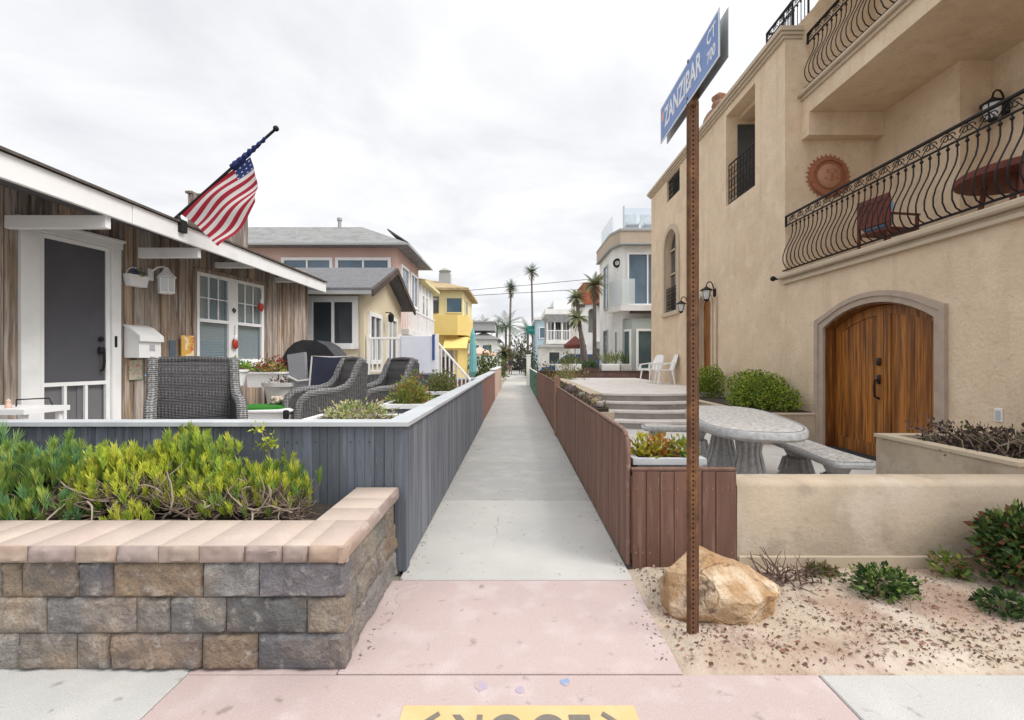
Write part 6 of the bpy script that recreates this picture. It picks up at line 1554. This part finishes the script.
# ================================================================ BOULDER, SAND BED PLANTS
cuts = []
for nrm, d in (((.3,-.85,.45),.72),((-.75,-.55,.3),.76),((.15,.1,1),.72),((.75,-.3,.55),.68),((-.5,-.2,.85),.74),((.55,-.8,-.1),.76),((-.1,-.95,-.15),.8),((.9,.2,-.2),.85),((-.95,.1,.1),.86),((.35,.3,.9),.74)):
    cuts.append((Vector(nrm).normalized(), d))
rb = random.Random(5)
for k in range(26):
    nv_ = Vector((rb.gauss(0,1),rb.gauss(-.4,1),rb.gauss(.25,1))).normalized(); cuts.append((nv_, rb.uniform(.74,.90)))
mb = MB(); mb.ell((1.225,2.78,.135), (.40,.30,.245), 110, 74, jit=.25, js=1.5, cuts=cuts)
for i, v in enumerate(mb.v):
    p = Vector(v); q = p*6; 
    dlt = .012*noise.noise(q)+.009*noise.noise(q*2.6)+.004*noise.noise(q*7)-.011*max(0,.25-abs(noise.noise(q*.6+Vector((4,1,0)))))*2
    d = (p-Vector((1.225,2.78,.135))).normalized(); zs = .82 if v[0] > 1.38 else 1
    p = p + d*dlt; p.z = .135+(p.z-.135)*(1-.55*max(0,min(1,(p.x-1.18)/.45))*(1 if p.z > .135 else 0)); mb.v[i] = tuple(p)
tag(mb.build('boulder', M['boulder'], smooth=15), 'tan and orange sandstone boulder on the sand behind the sign post', 'boulder')
DK = [(.035,.075,.02),(.05,.10,.025),(.08,.14,.03),(.025,.05,.018)]
bushx('large dark green bush against the stucco wall at the right edge', [((3.34,3.02,.33),(.27,.2,.18),1500),((3.58,3.0,.28),(.28,.22,.22),1100),((3.24,2.96,.2),(.2,.18,.13),600),((3.5,2.95,.15),(.25,.2,.14),700)], .06, DK+[(.16,.2,.05),(.2,.09,.05)], 'dark_bush')
for px, py, r_, h, n, cols, lab in ((880,598,.20,.17,520,DK+[(.16,.24,.05)],'largest low green plant in the middle of the sandy bed'),(948,580,.13,.16,240,[(.22,.30,.05),(.12,.2,.04),(.2,.12,.06)],'yellow green low plant in the sandy bed between the bush and the largest plant'),(1003,618,.15,.12,300,DK,'low dark green plant at the right edge nearest the sidewalk'),(820,580,.10,.07,150,[(.12,.14,.04),(.22,.15,.08),(.08,.1,.03)],'small sparse reddish plant in the sandy bed right of the twigs')):
    Y = 690/(py-360); bushx(lab, [((XY(px,Y),Y,.03+h*.4),(r_*.85,r_*.7,h*.55),n),((XY(px,Y)+r_*.7,Y+.05,.02+h*.25),(r_*.6,r_*.5,h*.35),n//2)], .040, cols, 'low_plant')
t = thing('dry_twigs', 'tangle of bare dry twigs on the sand between boulder and wall', 'twigs', (1.85,3.1,.02))
mb = MB()
for k in range(46):
    p = Vector((R.uniform(1.65,2.05),R.uniform(2.98,3.2),.02)); d = Vector((R.uniform(-1,1),R.uniform(-.6,.6),R.uniform(.2,1.2))).normalized(); pts = [p]
    for i in range(4):
        d = (d+Vector((R.uniform(-.5,.5),R.uniform(-.4,.4),R.uniform(-.4,.3)))).normalized(); pts.append(pts[-1]+d*R.uniform(.03,.07))
    mb.tube(pts, [.006,.005,.004,.003,.002], 4, (1,1,1))
mb.build('branch', mat('dry_twig',(.13,.085,.07),.95), t)
# leaf litter over the sand
mb = MB(); cols = [(.19,.09,.06),(.13,.07,.05),(.26,.15,.10),(.30,.20,.14),(.09,.06,.045),(.22,.11,.085)]
for k in range(11000):
    x = R.uniform(.84,6.0); y = R.uniform(2.24,3.28)
    den = noise.noise((x*1.5,y*2.2,7))*.9+.45 + (.25 if y < 2.6 else 0)
    if R.random() > den: continue
    z = sand_h(x,y)+.003; a = R.uniform(0,6.283); c = jit(R.choice(cols),.3); l = R.choice((.003,.004,.006,.009,.016))*R.uniform(.7,1.3); w = l*R.uniform(.25,.6)
    ux, uy = math.cos(a), math.sin(a); tz = R.uniform(-.006,.012)
    mb.add([(x-ux*l,y-uy*l,z),(x-uy*w,y+ux*w,z+.003+abs(tz)),(x+ux*l,y+uy*l,z+max(0,tz)),(x+uy*w,y-ux*w,z+.001)], [(0,1,2),(0,2,3)], c)
o = mb.build('leaf_litter', M['litter'], fix=False, kind='stuff'); tag(o, 'scattered dry leaves and bark chips over the sandy planting bed', 'leaf litter')
mb = MB(); cols = [(.40,.34,.28),(.3,.24,.2),(.5,.44,.38),(.2,.15,.12)]
for k in range(1500):
    x = R.uniform(.83,6.0); y = R.uniform(2.22,3.29); s_ = R.uniform(.003,.009); z = sand_h(x,y)
    mb.add([(x-s_,y,z-.001),(x,y-s_,z-.001),(x+s_,y,z-.001),(x,y+s_,z-.001),(x,y,z+s_*.9)], [(0,1,4),(1,2,4),(2,3,4),(3,0,4)], jit(R.choice(cols),.2))
o = mb.build('gravel', M['litter'], fix=False, kind='stuff'); tag(o, 'tiny pebbles and clods in the sandy planting bed', 'gravel')
# bits fallen along edges of the walk
mb = MB()
for k in range(260):
    side = R.choice((-1,1)); y = 2.3+R.random()**1.7*9; x = side*(.775-abs(R.gauss(0,.035))) if y > 3.2 else (.79-abs(R.gauss(0,.05)) if side > 0 else -.80+abs(R.gauss(0,.03)))
    l = R.uniform(.004,.013); a = R.uniform(0,6.283); ux, uy = math.cos(a)*l, math.sin(a)*l
    mb.add([(x-ux,y-uy,.0015),(x-uy*.5,y+ux*.5,.005),(x+ux,y+uy,.0015),(x+uy*.5,y-ux*.5,.002)], [(0,1,2),(0,2,3)], jit(R.choice([(.3,.24,.18),(.2,.15,.1),(.4,.34,.28),(.15,.12,.09)]),.3))
o = mb.build('edge_debris', M['litter'], fix=False, kind='stuff'); tag(o, 'dry crumbs and leaf bits along both edges of the concrete walkway', 'debris')

# ================================================================ PEOPLE FAR DOWN THE PATH
def person(label, x, y, facing, top, legs, step):
    h = 1.72
    J = {'pel':(0,0,.92),'ch':(0,.0,1.22),'ne':(0,.0,1.46),'he':(0,.03,1.60),'top':(0,.03,1.70),
         'sl':(-.18,0,1.40),'el':(-.24,-.08*step,1.14),'wl':(-.24,.06*step,.92),'sr':(.18,0,1.40),'er':(.24,.1*step,1.14),'wr':(.23,.22*step,.94),
         'hl':(-.10,0,.88),'kl':(-.10,.16*step,.50),'al':(-.10,.20*step,.09),'tl':(-.10,.36*step,.03),'hr':(.10,0,.88),'kr':(.10,-.06*step,.49),'ar':(.10,-.32*step,.12),'tr':(.10,-.20*step,.03)}
    rr = {'pel':.15,'ch':.15,'ne':.06,'he':.10,'top':.07,'sl':.06,'el':.045,'wl':.035,'sr':.06,'er':.045,'wr':.035,'hl':.09,'kl':.06,'al':.045,'tl':.035,'hr':.09,'kr':.06,'ar':.045,'tr':.035}
    E = [('pel','ch'),('ch','ne'),('ne','he'),('he','top'),('ch','sl'),('sl','el'),('el','wl'),('ch','sr'),('sr','er'),('er','wr'),('pel','hl'),('hl','kl'),('kl','al'),('al','tl'),('pel','hr'),('hr','kr'),('kr','ar'),('ar','tr')]
    ks = list(J); me = bpy.data.meshes.new('sk'); me.from_pydata([J[k] for k in ks], [(ks.index(a),ks.index(b)) for a,b in E], [])
    o = bpy.data.objects.new('sk', me); col.objects.link(o)
    md = o.modifiers.new('s','SKIN'); o.modifiers.new('u','SUBSURF').levels = 1
    for i,k in enumerate(ks): me.skin_vertices[0].data[i].radius = (rr[k],rr[k]); me.skin_vertices[0].data[i].use_root = (k == 'pel')
    bpy.context.view_layer.update()
    m2 = bpy.data.meshes.new_from_object(o.evaluated_get(bpy.context.evaluated_depsgraph_get())); bpy.data.objects.remove(o)
    at = m2.attributes.new('tint','FLOAT_COLOR','CORNER'); SK = (.35,.2,.14)
    for p in m2.polygons:
        c = p.center
        k = (.05,.035,.03) if c.z > 1.60 or (c.z > 1.5 and c.y < .0) else SK if c.z > 1.45 else (.04,.04,.04) if c.z < .1 else (legs if c.z < .95 and abs(c.x) < .19 else (top if c.z > 1.1 or abs(c.x) < .19 else SK))
        for li in p.loop_indices: at.data[li].color = (*k,1)
    m2.materials.clear(); m2.materials.append(M['person']); m2.polygons.foreach_set('use_smooth',[True]*len(m2.polygons))
    t = thing('person', label, 'person', (x,y,0)); b = bpy.data.objects.new('body', m2); col.objects.link(b); b.parent = t
    mb = MB(); mb.ell((x,y-.005,1.63),(.105,.115,.12),14,9,(.05,.035,.03)); mb.build('hair', M['person'], t, smooth=60)
    t.rotation_euler = (0,0,facing); return t
person('person in dark clothes walking away down the path, on its right side', XY(520.5,50), 50, 0, (.06,.06,.07), (.05,.055,.08), 1)
person('person in dark top with bare legs walking on the left of the path', XY(510.5,47), 47, rad(180), (.05,.045,.05), (.33,.2,.15), 1)

# ================================================================ SKY, SUN, CAMERA
w = bpy.data.worlds.new('World'); sc.world = w; w.use_nodes = True
nt = w.node_tree; N = nt.nodes; L = nt.links; N.clear()
out = N.new('ShaderNodeOutputWorld'); bg = N.new('ShaderNodeBackground'); bg.inputs['Strength'].default_value = .1
SUN_EL, SUN_AZ = rad(52), rad(112)     # azimuth measured from +Y towards +X
sky = N.new('ShaderNodeTexSky'); sky.sky_type = 'NISHITA'; sky.sun_disc = False; sky.sun_elevation = SUN_EL; sky.sun_rotation = SUN_AZ
tc = N.new('ShaderNodeTexCoord'); sp = N.new('ShaderNodeSeparateXYZ'); L.new(tc.outputs['Generated'], sp.inputs[0])
def math_(op, a, b=None):
    n = N.new('ShaderNodeMath'); n.operation = op
    for i, q in enumerate((a, b)):
        if q is None: continue
        if isinstance(q, (int, float)): n.inputs[i].default_value = q
        else: L.new(q, n.inputs[i])
    return n.outputs[0]
zc = math_('MAXIMUM', sp.outputs['Z'], 0.0)
den = math_('ADD', zc, .16)
cx2 = math_('DIVIDE', sp.outputs['X'], den); cy2 = math_('DIVIDE', sp.outputs['Y'], den)
cv = N.new('ShaderNodeCombineXYZ'); L.new(cx2, cv.inputs[0]); L.new(cy2, cv.inputs[1])
n1 = N.new('ShaderNodeTexNoise'); n1.inputs['Scale'].default_value = 1.5; n1.inputs['Detail'].default_value = 7; n1.inputs['Roughness'].default_value = .55; n1.inputs['Distortion'].default_value = .35
L.new(cv.outputs[0], n1.inputs['Vector'])
cr = N.new('ShaderNodeValToRGB'); cr.color_ramp.elements[0].position = .33; cr.color_ramp.elements[1].position = .60
cr.color_ramp.elements[0].color = (7.35,7.42,7.72,1); cr.color_ramp.elements[1].color = (9.4,9.4,9.4,1)
L.new(n1.outputs['Fac'], cr.inputs['Fac'])
ss = N.new('ShaderNodeMapRange'); ss.interpolation_type = 'SMOOTHSTEP'; ss.inputs['From Min'].default_value = .55; ss.inputs['From Max'].default_value = 1.0; ss.inputs['To Min'].default_value = .70; ss.inputs['To Max'].default_value = 1.1
L.new(zc, ss.inputs['Value']); dt_ = N.new('ShaderNodeVectorMath'); dt_.operation = 'DOT_PRODUCT'; L.new(tc.outputs['Generated'], dt_.inputs[0]); dt_.inputs[1].default_value = (math.sin(SUN_AZ)*math.cos(SUN_EL), math.cos(SUN_AZ)*math.cos(SUN_EL), math.sin(SUN_EL))
lobe = N.new('ShaderNodeMapRange'); lobe.interpolation_type = 'SMOOTHSTEP'; lobe.inputs['From Min'].default_value = .2; lobe.inputs['From Max'].default_value = .95; lobe.inputs['To Max'].default_value = .55
L.new(dt_.outputs['Value'], lobe.inputs['Value']); grad = math_('ADD', ss.outputs['Result'], lobe.outputs['Result'])
mul = N.new('ShaderNodeVectorMath'); mul.operation = 'SCALE'; L.new(cr.outputs['Color'], mul.inputs[0]); L.new(grad, mul.inputs['Scale'])
mx = N.new('ShaderNodeMix'); mx.data_type = 'RGBA'; mx.inputs['Factor'].default_value = .94
L.new(sky.outputs['Color'], mx.inputs['A']); L.new(mul.outputs[0], mx.inputs['B'])
L.new(mx.outputs['Result'], bg.inputs['Color']); L.new(bg.outputs[0], out.inputs['Surface'])
sl = bpy.data.lights.new('sun', 'SUN'); sl.energy = 1.5; sl.angle = rad(24); sl.color = (1, .96, .90)
so = bpy.data.objects.new('sun', sl); col.objects.link(so)
sd = Vector((math.sin(SUN_AZ)*math.cos(SUN_EL), math.cos(SUN_AZ)*math.cos(SUN_EL), math.sin(SUN_EL)))
so.rotation_euler = (-sd).to_track_quat('-Z', 'Y').to_euler(); so.location = (0, -5, 30)
cam = bpy.data.cameras.new('camera'); co = bpy.data.objects.new('camera', cam); col.objects.link(co)
co.location = (0, 0, CH); co.rotation_euler = (rad(90), 0, 0)
cam.sensor_width = 36; cam.lens = 36*F/1024; cam.shift_x = -4/1024; cam.clip_start = .05; cam.clip_end = 2000
sc.camera = co
sc.view_settings.view_transform = 'Standard'; sc.view_settings.look = 'None'; sc.view_settings.exposure = 0.72; sc.view_settings.gamma = 1
sc.view_settings.use_curve_mapping = False
sc.cycles.use_denoising = True
sc.cycles.denoising_prefilter = 'NONE'
